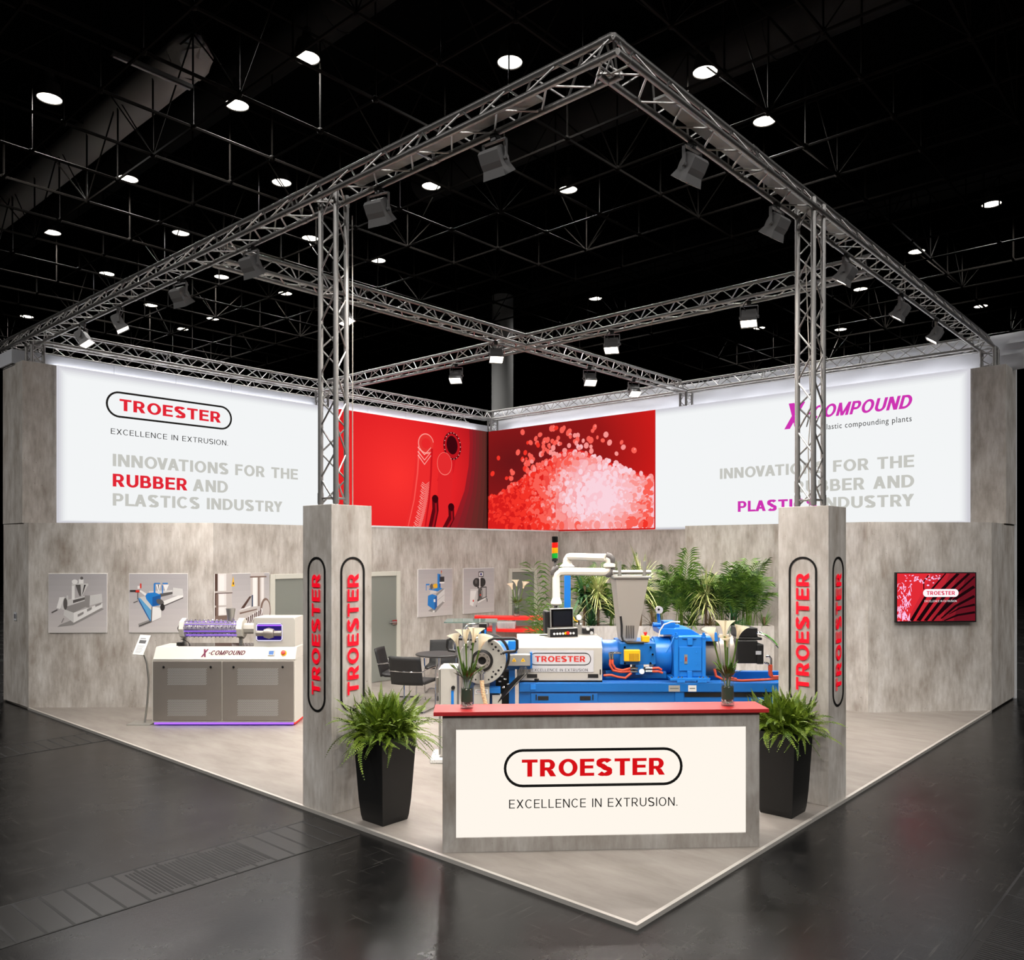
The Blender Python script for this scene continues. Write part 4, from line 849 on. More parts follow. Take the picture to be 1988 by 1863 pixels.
pf = [(MG, [(.28, .12), (.5, .08), (.78, .30), (.72, .32)]), (BL, [(.27, .24), (.47, .13), (.54, .20), (.54, .43), (.40, .47), (.28, .44)]), (BD, [(.47, .13), (.54, .20), (.54, .43), (.47, .40)]), (LG, [(.54, .20), (.76, .33), (.76, .57), (.54, .44)]), (MG, [(.54, .43), (.76, .57), (.70, .58), (.50, .46)]), (DG, [(.55, .33), (.75, .44), (.75, .445), (.55, .335)]), (WH, R4(.44, .30, .49, .36)),
      (LG, [(.34, .47), (.52, .50), (.52, .56), (.34, .54)]), (BL, [(.30, .57), (.56, .52), (.70, .58), (.62, .60), (.34, .60)]), (MG, ell(.42, .63, .10, .065)), (DG, ell(.38, .63, .04, .06)), (YE, ell(.50, .64, .08, .05)), (BL, R4(.22, .66, .32, .69)), (BL, R4(.22, .55, .235, .66)), (BL, [(.55, .57), (.64, .60), (.64, .88), (.55, .90)]), (BD, R4(.60, .60, .64, .88)), (KK, R4(.62, .72, .75, .83)), (WH, R4(.61, .69, .75, .72)), (RD, R4(.655, .92, .675, .96)), (YE, R4(.655, .90, .675, .92)), (KK, R4(.663, .84, .668, .90)), (WH, ell(.44, .105, .03, .02)), (WH, ell(.74, .30, .02, .015))]
poster('picture of a small blue and grey machine right of the open glass door', PBK(6.075, 1.12), 0.912, 0.92, pf)
bk = [(WH, [(.20, .20), (.30, .16), (.42, .24), (.42, .52), (.32, .54), (.22, .50)]), (LG, [(.30, .16), (.34, .15), (.44, .24), (.42, .52)]), (LG, R4(.22, .50, .48, .54)), (RD, ell(.31, .28, .02, .025)), (DG, [(.44, .26), (.66, .30), (.78, .34), (.74, .36), (.44, .30)]), (WH, [(.46, .22), (.76, .32), (.76, .35), (.46, .26)]), (KK, R4(.72, .30, .74, .58)), (KK, R4(.48, .56, .74, .58)), (KK, R4(.47, .26, .49, .58)),
      (KK, ell(.42, .68, .12, .10)), (KK, ell(.60, .68, .11, .10)), (DG, ell(.40, .70, .04, .05)), (WH, R4(.505, .56, .535, .84)), (KK, R4(.44, .55, .48, .62)), (KK, R4(.48, .80, .64, .92)), (WH, R4(.50, .82, .62, .90)), ((40, 40, 120), R4(.53, .835, .59, .885)), (DG, [(.46, .30), (.60, .34), (.58, .56), (.50, .56)]), (KK, [(.50, .34), (.52, .34), (.60, .54), (.58, .54)]), (RD, ell(.54, .40, .025, .02)), (MG, R4(.56, .36, .62, .50)), (KK, R4(.40, .14, .42, .18)), (KK, R4(.75, .24, .77, .31))]
poster('picture of a black round vessel machine above the red bar', PBK(7.289, 1.113), 0.91, 0.925, bk)
# television
e = Vector((8.16 - 9.56, 1.32 + 0.02, 0)).normalized()
t = thing('wall_television', 'black flat television with a red animation on the angled right wall', 'television', (0, 0, 0))
uR = -e; PT = plane(Vector((9.56, -0.02, 1.335)) + e * 1.552 + Vector((e.y, -e.x, 0)) * 0.0, uR, (0, 0, 1))
t.matrix_world = PT; TWd, TH = 1.245, 0.74
MB().box(0, TWd, 0, TH, 0.03, 0.075, BLACK).build('casing', t, None, 0.003); MB().box(0.3, 0.95, 0.2, 0.55, 0.0, 0.03, BLACKM).build('wall_bracket', t)
x0, y0, x1, y1 = 0.02, 0.02, TWd - 0.02, TH - 0.015
sw, shh = x1 - x0, y1 - y0
tv = [(K('tv0', 226, 44, 54), R4(0, 0, 1, 1))]
for i, c in enumerate(((206, 40, 52), (186, 36, 48), (160, 32, 44), (132, 26, 38), (104, 20, 32))): tv.append((K(f'tv{i+1}', *c), [(.45 + i * .11, 1), (.12 + .02 * i + i * .13, 0), (1, 0), (1, 1)]))
for (a, b, w0, w1) in (((.62, 1), (.18, 0), .02, .05), ((.78, 1), (.27, 0), .05, .06), ((.92, 1), (.36, 0), .045, .05), ((1, .93), (.45, 0), .04, .03), ((1, .72), (.52, .12), .07, .03), ((1, .52), (.56, .05), .06, .02), ((1, .34), (.66, .14), .05, .01), ((1, .18), (.6, .0), .05, .03), ((.40, .96), (.34, .66), .018, .012)):
    m_ = ((a[0] + b[0]) / 2 - 0.03, (a[1] + b[1]) / 2 + 0.03); tv.append((K('tvk', 26, 8, 12), band([a, m_, b], w0, w1)))
rg = random.Random(9)
for _ in range(70): u = rg.uniform(0, .16); v = rg.uniform(.0, .75); tv.append((K('tvw', 255, 200, 240), band([(u, v), (u + rg.uniform(-.02, .03), v + rg.uniform(-.07, .07)), (u + rg.uniform(-.02, .04), v + rg.uniform(-.1, .1))], .012, .006)))
for _ in range(40): u = rg.uniform(.08, .55); v = rg.uniform(.86, 1) - abs(rg.gauss(0, .05)); tv.append((K('tvw', 255, 200, 240), ell(u, v, rg.uniform(.006, .022), rg.uniform(.006, .02), rg.uniform(0, 3), 6)))
tv = [(mt, [(min(1, max(0, x)) * sw, min(1, max(0, y)) * shh) for x, y in p]) for mt, p in tv]
sc_ = flat(t, 'screen', Matrix.Translation((x0, y0, 0.0755)), tv, 0.00004)
Mt = Matrix.Translation((x0 + sw * .5, y0 + shh * .565, 0.0795)); pill(sc_, Mt, .545, .115, .02, E_WHITE, 0.001, 'logo_pill', K('tvpill', 255, 250, 252))
text(sc_, Mt, 'TROESTER', .435, .058, K('tvred', 224, 40, 84), 0.028, 0, 0.002); text(sc_, Mt @ Matrix.Translation((0, -.118, 0)), 'EXCELLENCE IN EXTRUSION.', .50, .03, E_WHITE, 0.012, 0, 0.002, 1.08, 'tagline')
t = thing('notice_strip', 'small paper notice on the narrow left side wall', 'notice', (-0.001, 11.55, 1.3))
MB().box(-0.004, 0, -0.06, 0.06, 0, 0.13, pm(206, 208, 210)).build('paper', t); MB().box(-0.0045, -0.004, -0.045, 0.045, 0.03, 0.10, pm(120, 120, 124)).build('printed_lines', t)

# ================================================================ compounder display machine at left
B = Bay('compounder_machine', 'steel compounding machine cabinet with violet lit barrel, left of the column', 'machine', 434, 11.32)
t = B.o; X, Zz = B.X, B.Zz
xa, xb = X(294), X(573); zb, zt = 0.045, Zz(1280)
MB().box(xa, xb, 0.012, 0.62, zb, zt, MWHITE).build('cabinet_body', t, None, 0.006)
MB().box(xa + 0.06, xb - 0.06, 0.08, 0.56, 0.0, zb, BLACKM).build('plinth', t)
MB().box(xa + 0.03, xb - 0.03, 0.015, 0.04, 0.02, 0.04, VIOLET).build('light_strip', t); MB().box(xb - 0.03, xb - 0.01, 0.05, 0.55, 0.02, 0.04, emi('red_light', (255, 60, 50), 1.5)).build('light_strip', t)
mid = X(431); PERF = mat('perforation', (196, 196, 194), 0.4, 0.6)
for k, (a, b) in enumerate(((xa + 0.025, mid - 0.008), (mid + 0.008, xb - 0.02))):
    dr = MB().box(a, b, -0.008, 0.010, zb + 0.03, zt - 0.022, STEEL).build('door', t, None, 0.003)
    for kx in (0.16, 0.85): MB().cyl((a + (b - a) * kx, -0.02, zt - 0.10), (a + (b - a) * kx, -0.008, zt - 0.10), 0.016, CHROME, 12).build('lock', dr)
    for v0, v1 in ((1297, 1330), (1358, 1390)):
        zz0, zz1 = Zz(v1), Zz(v0); u0, u1 = a + (b - a) * 0.21, a + (b - a) * 0.78; mb = MB(); rows = 14; cols_ = 22
        for i in range(rows):
            for j in range(cols_):
                cx_ = u0 + (u1 - u0) * (j + 0.5 * (i % 2)) / cols_; cz_ = zz0 + (zz1 - zz0) * (i + 0.5) / rows; mb.add([(cx_, -0.0086, cz_), (cx_ + 0.019, -0.0086, cz_), (cx_ + 0.019, -0.0086, cz_ + 0.009), (cx_, -0.0086, cz_ + 0.009)], [(0, 1, 2, 3)], PERF)
        mb.build('perforated_grille', dr)
# sloping fascia
zf = Zz(1257); mb = MB(); mb.prism([(0.0, zt), (0.10, zf), (0.56, zf), (0.62, zt)], xa + 0.02, xb, MWHITE, 'x'); mb.build('sloped_top', t, None, 0.005)
MB().box(xa + 0.3, X(530), 0.16, 0.54, zf, zf + 0.006, mat('dark_glass_plate', (46, 40, 42), 0.08)).build('glass_plate', t)
sl = plane((X(432), 0.05, (zt + zf) / 2), (1, 0, 0), Vector((0, 0.10, zf - zt)))
text(t, sl @ Matrix.Translation((-0.26, 0, 0)), 'X', 0.09, 0.12, mat('logo_purple', (112, 12, 62), 0.5), 0.04, 0.2, 0.004); text(t, sl @ Matrix.Translation((0.045, 0.005, 0)), '-COMPOUND', 0.50, 0.07, mat('logo_wine', (84, 10, 40), 0.5), 0.03, 0.25, 0.004)
ob = MB().box(-0.045, 0.045, -0.04, 0.04, 0, 0.012, MGREY).build('touch_display', t, sl @ Matrix.Translation((X(525) - X(432), 0, 0.001)), 0.003)
MB().box(-0.032, 0.032, -0.028, 0.028, 0.0122, 0.013, emi('lcd_blue', (130, 170, 236), 1.0)).build('screen', ob)
ob = MB().lathe([(0.0, 0.0), (0.042, 0.0), (0.042, 0.006), (0.0, 0.006)], YEL, 20).build('emergency_stop', t, sl @ Matrix.Translation((X(549) - X(432), 0, 0.001)))
MB().lathe([(0.02, 0.0), (0.02, 0.02), (0.03, 0.026), (0.028, 0.04), (0.0, 0.044)], REDP, 18).build('button', ob)
# barrel
yc = 0.35; zc = Zz(1224); R_ = 0.118
x1_, x2_ = X(338), X(449)
MB().tube([(x1_, yc, zc), (x2_, yc, zc)], R_ * 0.42, STEEL_L, 20).build('screw_shaft', t)
mb = MB(); n = 26
for k in range(n * 12):
    q = k / (n * 12); a = 2 * PI * q * n; xx = x1_ + (x2_ - x1_) * q; mb.add([(xx, yc + R_ * .42 * math.cos(a), zc + R_ * .42 * math.sin(a)), (xx, yc + R_ * .72 * math.cos(a), zc + R_ * .72 * math.sin(a)), (xx + .0045, yc + R_ * .72 * math.cos(a + .52), zc + R_ * .72 * math.sin(a + .52)), (xx + .0045, yc + R_ * .42 * math.cos(a + .52), zc + R_ * .42 * math.sin(a + .52))], [(0, 1, 2, 3)], STEEL_L, True)
mb.build('screw_flight', t, fix=False)
for k in range(6):
    a = 2 * PI * k / 6 + 0.35; MB().cyl((x1_, yc + R_ * .78 * math.cos(a), zc + R_ * .78 * math.sin(a)), (x2_, yc + R_ * .78 * math.cos(a), zc + R_ * .78 * math.sin(a)), 0.0045, VIOLET, 8).build('violet_tube', t)
for k in range(10):
    a = 2 * PI * k / 10 + 0.1; MB().cyl((x1_, yc + R_ * .95 * math.cos(a), zc + R_ * .95 * math.sin(a)), (x2_, yc + R_ * .95 * math.cos(a), zc + R_ * .95 * math.sin(a)), 0.005, CHROME, 8).build('tie_rod', t)
mb = MB()
for k in range(8):
    a = 2 * PI * k / 8 - 0.2
    for j in range(13): xx = x1_ + (x2_ - x1_) * (j + 0.5) / 13; mb.sphere((xx, yc + R_ * math.cos(a), zc + R_ * math.sin(a)), 0.011, CHROME, 8)
tag(mb.build('bolt_head', t), kind='stuff')
mb = MB(); mb.tube([(x1_, yc, zc), (x2_, yc, zc)], R_ * 0.95, mat('barrel_glass', (226, 214, 246), 0.05, 0, alpha=0.16, spec=0.8), 28, False); mb.build('glass_barrel', t)
for (a, b) in ((334, 343), (448, 459)): MB().tube([(X(a), yc, zc), (X(b), yc, zc)], 0.145, MWHITE, 8).build('end_flange', t, None, 0.004)
MB().tube([(X(325), yc, zc), (X(328), yc, zc), (X(334), yc, zc)], [0.015, 0.05, 0.075], BLACKM, 16).build('nose_cone', t)
MB().tube([(X(459), yc, zc), (X(483), yc, zc)], 0.075, MGREY, 8).build('neck', t); MB().tube([(X(480), yc, zc), (X(487), yc, zc)], 0.10, MWHITE, 8).build('end_flange', t)
mb = MB(); mb.box(x1_ - 0.01, x1_ + 0.03, yc - 0.03, yc + 0.03, zf, zc - 0.1, STEEL_L); mb.box(x2_ + 0.0, x2_ + 0.04, yc - 0.03, yc + 0.03, zf, zc - 0.1, STEEL_L); mb.box(X(330), X(340), 0.22, 0.30, zf, zf + 0.045, BLACKM); mb.build('support', t)
MB().tube([(X(337), 0.25, zf + 0.09), (X(345), 0.23, zf + 0.08), (X(352), 0.24, zf + 0.05), (X(355), 0.26, zf)], 0.005, BLACK, 6).build('cable', t)
ob = MB().lathe([(0.032, -0.10), (0.036, -0.06), (0.042, -0.05), (0.052, 0.05), (0.065, 0.13), (0.067, 0.14), (0.058, 0.14), (0.03, -0.1)], STEEL_L, 24).build('feed_funnel', t, Matrix.Translation((X(431), yc, Zz(1204))))
# gearbox hood with lit window
xg0, xg1 = X(487), X(568); zg = Zz(1200)
mb = MB(); mb.prism([(xg0, zf), (xg1, zf), (xg1, zg - 0.03), (xg1 - 0.02, zg), (xg0 + 0.015, zg), (xg0, zg - 0.015)], 0.12, 0.13, MGREY, 'y'); mb.box(xg0, xg1, 0.13, 0.58, zf, zg, MWHITE); mb.build('gear_hood', t, None, 0.004)
wx0, wx1, wz0, wz1 = X(493), X(543), Zz(1245), Zz(1212); ob = MB().box(wx0, wx1, 0.116, 0.119, wz0, wz1, mat('window_dark', (30, 24, 60), 0.1, emit=(50, 36, 150), es=0.35)).build('window', t)
mb = MB(); mb.tube([(wx0 + .02, 0.116, wz0), (wx1 - .02, 0.116, wz0), (wx1, 0.116, wz0 + .02), (wx1, 0.116, wz1 - .02), (wx1 - .02, 0.116, wz1), (wx0 + .02, 0.116, wz1), (wx0, 0.116, wz1 - .02), (wx0, 0.116, wz0 + .02)], 0.007, emi('window_rim', (236, 230, 255), 1.0), 6, False, closed=True); mb.build('window_rim', ob)
zc2 = (wz0 + wz1) / 2 - 0.015; MB().tube([(wx0, 0.112, zc2), (wx0 + .10, 0.112, zc2), (wx0 + .11, .112, zc2), (wx0 + .17, .112, zc2), (wx0 + .24, .112, zc2), (wx0 + .25, .112, zc2), (wx1, 0.112, zc2)], [.04, .04, .06, .078, .06, .04, .04], STEEL, 16, True).build('coupling', ob)
MB().box(wx0 + .01, wx1 - .01, 0.109, 0.112, wz1 - .03, wz1 - .015, VIOLET).build('violet_tube', ob)
# ---- info stand
B = Bay('info_stand', 'slim curved steel info stand with tilted sign beside the compounder', 'sign stand', 283, 11.5); t = B.o; X, Zz = B.X, B.Zz
MB().box(X(254), X(300), -0.14, 0.14, 0, 0.012, STEEL_L).build('base_plate', t, None, 0.003)
MB().tube([(X(281), 0, 0.01), (X(286), 0, Zz(1365)), (X(289), 0, Zz(1320)), (X(285), 0, Zz(1285)), (X(277), 0, Zz(1263))], 0.014, STEEL_L, 10).build('curved_pole', t)
MS = plane((X(276), -0.01, Zz(1251)), (0.80, 0, 0.35), (-0.0, 0.3, 0.95)); MS = plane((X(276), -0.015, Zz(1251)), (1, 0, 0.08), (0.42, 0.55, 1.0))
ob = MB().box(-0.085, 0.085, -0.15, 0.15, -0.012, 0, STEEL_L).build('sign_board', t, MS, 0.002)
sh = [(pm(238, 238, 236), R4(-.072, -.135, .072, .12)), (pm(92, 92, 94), R4(-.055, .02, .05, .07)), (pm(150, 150, 152), R4(-.055, .085, .03, .10))] + [(pm(176, 176, 178), R4(-.055, -.02 - .02 * k, .05 - .01 * (k % 3), -.013 - .02 * k)) for k in range(6)]
flat(ob, 'printed_sheet', Matrix.Identity(4), sh, 0.0003)

# ================================================================ blue extruder behind the counter
B = Bay('extruder_machine', 'large blue and grey extruder line on a blue frame behind the counter', 'machine', 1200, 9.6); t = B.o; X, Zz, P = B.X, B.Zz, B.p
xl, xr = X(1008), X(1600)
MB().box(xl, xr, 0.03, 0.95, 0.06, Zz(1343), BLUE_D).build('base_frame', t, None, 0.006)
mb = MB(); mb.box(xl, xr, 0.0, 0.07, Zz(1343), Zz(1325), BLUE_D); mb.box(xl, xr, 0.9, 0.98, Zz(1343), Zz(1325), BLUE_D); mb.box(xl, xl + 0.08, 0.07, 0.9, Zz(1343), Zz(1325), BLUE_D); mb.build('top_rail', t, None, 0.006)
for q in (1020, 1318, 1540): MB().box(X(q) - 0.05, X(q) + 0.05, 0.1, 0.9, 0.0, 0.06, BLACKM).build('foot', t)
MB().box(X(1311), X(1328), 0.012, 0.03, 0.06, Zz(1343), BLUE_D).build('post', t, None, 0.003)
MB().box(X(1330), xr, 0.022, 0.0285, Zz(1353), Zz(1345), BLACKM).build('dark_recess', t)  # black strip standing in for the shade inside a recess
dr = MB().box(X(1031), X(1160), 0.012, 0.028, 0.12, Zz(1346), BLUE_D).build('door', t, None, 0.003)
for a, b in ((1044, 1065), (1126, 1147)): MB().box(X(a), X(b), 0.006, 0.012, Zz(1359), Zz(1351), BLACK).build('recessed_handle', dr, None, 0.002)
for a in (1040, 1150): MB().box(X(a), X(a) + 0.014, 0.006, 0.012, Zz(1359), Zz(1348), BLACK).build('latch', dr, None, 0.002)
for a, b, c in ((1298, 1320, (150, 148, 140)), (1336, 1352, (206, 206, 202))):
    ob = MB().box(X(a), X(b), -0.003, 0.0, Zz(1342), Zz(1330), pm(*c)).build('name_plate', t); MB().box(X(a) + .015, X(b) - .015, -0.0035, -0.003, Zz(1337), Zz(1335), pm(96, 96, 94)).build('printed_line', ob)
MB().lathe([(0, 0), (0.02, 0), (0.02, 0.02), (0.03, 0.025), (0.03, 0.04), (0, 0.045)], BLACK, 16).build('knob', t, Matrix.Translation((X(1042), 0.05, Zz(1325)))); MB().box(X(1030), X(1040), -0.012, 0.0, Zz(1338), Zz(1328), BLUE).build('bracket', t, None, 0.002)
# barrel housing
zt, zc, zb = Zz(1241), Zz(1258), Zz(1322); h0, h1 = X(1004), X(1170)
mb = MB(); mb.prism([(0.04, zb), (0.04, zc), (0.16, zt), (0.66, zt), (0.78, zc), (0.78, zb)], h0, h1, mat('housing_paint', (176, 171, 163), 0.36), 'x'); hs = mb.build('barrel_housing', t, None, 0.006)
MB().box(X(1030), X(1153), 0.034, 0.0395, Zz(1305), Zz(1263), pm(188, 187, 190)).build('logo_plate', hs)
M = FACE(X(1088), 0.034, Zz(1279.5)); brand(hs, M, 0.715, 0.145, SIGNK, mat('plate_red', (190, 34, 28), 0.5), 0.82, 0.48, 0.025, (-0.128, 0.66, 0.033), 0.028, 0.0012)
for a, b in ((1023, 1043), (1142, 1162)): MB().box(X(a), X(b), 0.034, 0.04, Zz(1316), Zz(1309), BLACK).build('vent_slot', hs, None, 0.001)
MB().box(X(1165), X(1167), 0.032, 0.04, Zz(1310), Zz(1300), BLACK).build('latch', hs)
MB().box(xl + .02, h1, 0.05, 0.8, Zz(1325), zb, BLACKM).build('gasket', t)
# round die head with bolt holes
hd = Vector((X(936, 9.35), -0.25, Zz(1282, 9.35))); RT = Matrix.Translation(hd) @ Matrix.Rotation(PI / 2, 4, 'X')
R0 = 46.5 / F_PX * 9.35; HEADM = mat('head_steel', (196, 194, 186), 0.38, 0.55)
hdo = MB().lathe([(0.0, -0.10), (R0 * .93, -0.10), (R0, -0.08), (R0, -0.012), (R0 * .975, 0.0), (R0 * .42, 0.0), (R0 * .42, -0.05), (0.0, -0.05)], HEADM, 48).build('head_disc', t, RT)
MB().lathe([(R0 * .26, -0.03), (R0 * .46, -0.03), (R0 * .46, 0.012), (R0 * .36, 0.02), (R0 * .30, 0.006), (R0 * .26, 0.006)], BLACKM, 40).build('black_ring', hdo)
MB().lathe([(R0 * .17, -0.04), (R0 * .17, 0.022), (R0 * .19, 0.026), (R0 * .34, 0.024), (R0 * .35, 0.014)], STEEL, 36).build('hub_ring', hdo); MB().disc((0, 0, -0.02), R0 * .175, BLACK, 24).build('bore', hdo)
mb = MB()
for qd in (45, 135, 225, 315):
    for da, rr, r_ in ((-14, .80, .042), (0, .80, .042), (14, .80, .04), (0, .66, .03), (-26, .84, .03), (26, .84, .03)):
        if qd == 135 and da > 10: continue
        a = math.radians(qd + da); mb.disc((R0 * rr * math.cos(a), R0 * rr * math.sin(a), 0.0006), R0 * r_ * 1.25, BLACK, 12)
for k in range(10): a = 2 * PI * k / 10; mb.disc((R0 * .27 * math.cos(a), R0 * .27 * math.sin(a), 0.0262), R0 * .022, BLACK, 8)
tag(mb.build('bolt_hole', hdo), kind='stuff')
mb = MB(); mb.lathe([(R0 * .9, -0.26), (R0 * 1.0, -0.25), (R0 * 1.0, -0.14), (R0 * .9, -0.13)], BLACKM, 40); mb.build('rear_ring', t, RT @ Matrix.Translation((0.045, 0.03, 0)))
MB().cyl(hd + Vector((0, 0.1, 0)), hd + Vector((0, 0.62, 0)), R0 * .72, BLUE_D, 28).build('head_body', t); MB().cyl(hd + Vector((0.0, 0.55, 0)), Vector((h0 + .02, 0.42, hd.z)), R0 * .6, BLUE_D, 24).build('head_neck', t)
for pts in ([(920, 1241), (876, 1239), (869, 1242), (868, 1256), (871, 1262), (884, 1264)], [(951, 1242), (958, 1239), (999, 1239), (1004, 1243), (1004, 1258), (1000, 1264), (982, 1265), (975, 1268)]):
    MB().tube([P(a, b, 9.28) for a, b in pts], 0.017, BLACK, 10).build('tubular_handle', t); MB().cyl(P(*pts[0], 9.27), P(*pts[0], 9.34), 0.022, BLACK, 12).build('handle_boss', t)
MB().box(X(930, 9.5), X(945, 9.5), -0.14, -0.05, Zz(1231, 9.5), Zz(1210, 9.5), BLACK).build('valve_block', t, None, 0.003)
for a in (932, 942): MB().cyl(P(a, 1231, 9.45), P(a, 1222, 9.45), 0.011, BLUE, 10).build('blue_cap', t)
for y0 in (1211, 1218): MB().tube([P(930, y0, 9.5), P(918, y0, 9.5), P(908, y0 + 2, 9.5), P(882, y0 + 28, 9.55), P(880, y0 + 44, 9.6)], 0.011, CHROME, 10).build('chrome_pipe', t)
MB().box(X(987), X(1001), -0.06, 0.02, Zz(1261), Zz(1243), BLUE).build('servo_box', t, None, 0.004)
mb = MB(); mb.tube([P(935, 1296, 9.28), P(935, 1302, 9.28), P(935, 1304, 9.28), P(935, 1306, 9.28), P(935, 1307, 9.28), P(935, 1320, 9.28)], [.02, .02, .045, .045, .026, .022], CHROME, 16); mb.build('outlet_pipe', t)
hp = [P(935.5 + 11 * (k / 40) ** 1.6, 1320 + 60 * k / 40, 9.28) for k in range(41)]; MB().tube(hp, [0.021 + 0.004 * (k % 2) for k in range(41)], mat('beige_hose', (214, 172, 132), 0.6), 12).build('corrugated_hose', t)
MB().box(X(921), X(951), -0.2, 0.1, 0.0, Zz(1328), MGREY).build('head_pedestal', t, None, 0.004)
ob = MB().box(X(924), X(948), -0.203, -0.2, Zz(1341), Zz(1332), pm(226, 226, 226)).build('small_logo_plate', t); pill(ob, FACE(X(936), -0.2035, Zz(1336.5)), 0.12, 0.034, 0.004, SIGNK, 0.001); text(ob, FACE(X(936), -0.2035, Zz(1336.5)), 'TROESTER', 0.095, 0.015, pm(180, 40, 40), 0.02, 0, 0.0008)
# junction box with warning signs
jb = MB().box(X(985), X(1029), -0.10, 0.0, Zz(1290), Zz(1268), STEEL_L).build('junction_box', t, None, 0.006)
for a in (998, 1015.5):
    mb = MB(); mb.add([P(a - 4.5, 1284, 9.4985), P(a + 4.5, 1284, 9.4985), P(a, 1276.5, 9.4985)], [(0, 1, 2)], YEL); mb.add([P(a - 1, 1282.5, 9.498), P(a + 1, 1282.5, 9.498), P(a, 1279, 9.498)], [(0, 1, 2)], BLACK); mb.build('warning_sign', jb, fix=False)
mb = MB(); mb.box(X(1029), X(1033), -0.06, 0.06, Zz(1296), Zz(1265), BLUE_D); mb.box(X(982), X(1030), -0.03, 0.06, Zz(1298), Zz(1291), BLUE_D); mb.box(X(988), X(1000), 0.0, 0.09, 0.1, Zz(1298), BLUE_D); mb.build('support_bracket', t, None, 0.003)
mb = MB(); mb.box(X(951), X(972), -0.12, -0.02, Zz(1342), Zz(1331), BLUE); mb.box(X(905), X(921), -0.05, 0.2, 0.1, Zz(1322), BLUE_D); mb.box(X(951), X(962), 0.0, 0.2, 0.1, Zz(1318), BLUE_D); mb.box(X(962), X(1000), 0.12, 0.3, 0.1, Zz(1306), BLACKM); mb.build('lower_bracket', t, None, 0.003)
ob = MB().box(X(956), X(974), -0.1, 0.0, 0.3, Zz(1346), MGREY).build('valve_manifold', t, None, 0.003)
for k in range(7): rg = random.Random(k); MB().tube([P(1022 - 2 * k, 1294, 9.5), P(1024 - 3 * k, 1306 + k, 9.45), P(1008 - 4 * k, 1322 + 2 * k, 9.45), P(985 - 3 * k, 1345 + 3 * k, 9.5)], 0.005, (BLACK, CHROME, BLACK, BLACKM, BLACK, BLACK, BLACKM)[k], 6).build('cable', t)
for k, (a, b) in enumerate(((972, 1312), (978, 1318), (968, 1322), (984, 1328), (975, 1334))): MB().cyl(P(a, b, 9.5), P(a + 5, b, 9.5), 0.012, CHROME, 10).build('pipe_fitting', t)
# feed section
zA = Zz(1280); MB().tube([(X(1171), 0.42, zA), (X(1176), 0.42, zA), (X(1177), 0.42, zA), (X(1230), 0.42, zA)], [0.21, 0.21, 0.185, 0.185], BLUE_D, 28).build('feed_cylinder', t)
fb = MB().box(X(1206), X(1276), 0.10, 0.72, Zz(1292), Zz(1250), BLUE_D).build('feed_block', t, None, 0.006)
mb = MB(); mb.box(X(1236), X(1252), 0.09, 0.4, Zz(1312), Zz(1292), BLUE_D); mb.box(X(1180), X(1300), 0.2, 0.6, zb, Zz(1308), BLUE_D); mb.build('feed_support', t, None, 0.004)
gd = MB(); gd.box(X(1213), X(1244), 0.03, 0.10, Zz(1284.5), Zz(1262), YEL); gd = gd.build('yellow_guard', t, None, 0.008)
mb = MB()
for i in range(7):
    for j in range(7): mb.disc((X(1223 + i * 2.8), 0, 0), 0.0055, BLACK, 8, Matrix.Translation((0, 0.0296, Zz(1270 + j * 2))) @ Matrix.Rotation(PI / 2, 4, 'X'))
tag(mb.build('guard_hole', gd, fix=False), kind='stuff')
for a, b in ((1213, 1256), (1263, 1256), (1213, 1287), (1263, 1287), (1267, 1270)): MB().cyl(P(a, b, 9.67), P(a, b, 9.70), 0.012, CHROME, 10).build('bolt', fb)
es = MB().box(X(1249), X(1264), 0.10, 0.2, Zz(1248), Zz(1236), YEL).build('stop_box', t, None, 0.006); MB().lathe([(0.014, 0), (0.014, 0.02), (0.022, 0.024), (0.022, 0.04), (0, 0.042)], REDP, 16).build('stop_button', es, Matrix.Translation((X(1257), 0.15, Zz(1236))))
MB().cyl(P(1246, 1303, 9.67), P(1246, 1303, 9.71), 0.031, pm(226, 226, 224), 20).build('gauge', t)
for pts in ([(1185, 1278), (1184, 1290), (1190, 1301), (1205, 1304), (1224, 1303)], [(1189, 1278), (1189, 1288), (1195, 1298), (1208, 1301), (1224, 1297)], [(1265, 1297), (1278, 1296), (1284, 1300)], [(1265, 1303), (1278, 1303), (1286, 1306)], [(1172, 1311), (1186, 1310), (1200, 1314), (1214, 1316), (1226, 1306)]):
    MB().tube([P(a, b, 9.68 if k % 2 else 9.7) for k, (a, b) in enumerate(pts)], 0.015, RUBBER, 10).build('orange_hose', t)
for a, b, c, d in ((1183, 1266, 1185, 1279), (1189, 1266, 1189, 1279), (1184, 1267, 1206, 1267), (1224, 1303, 1238, 1303), (1224, 1297, 1238, 1297), (1253, 1297, 1266, 1297), (1253, 1303, 1266, 1303)): MB().cyl(P(a, b, 9.69), P(c, d, 9.69), 0.014, CHROME, 10).build('hose_coupling', t)
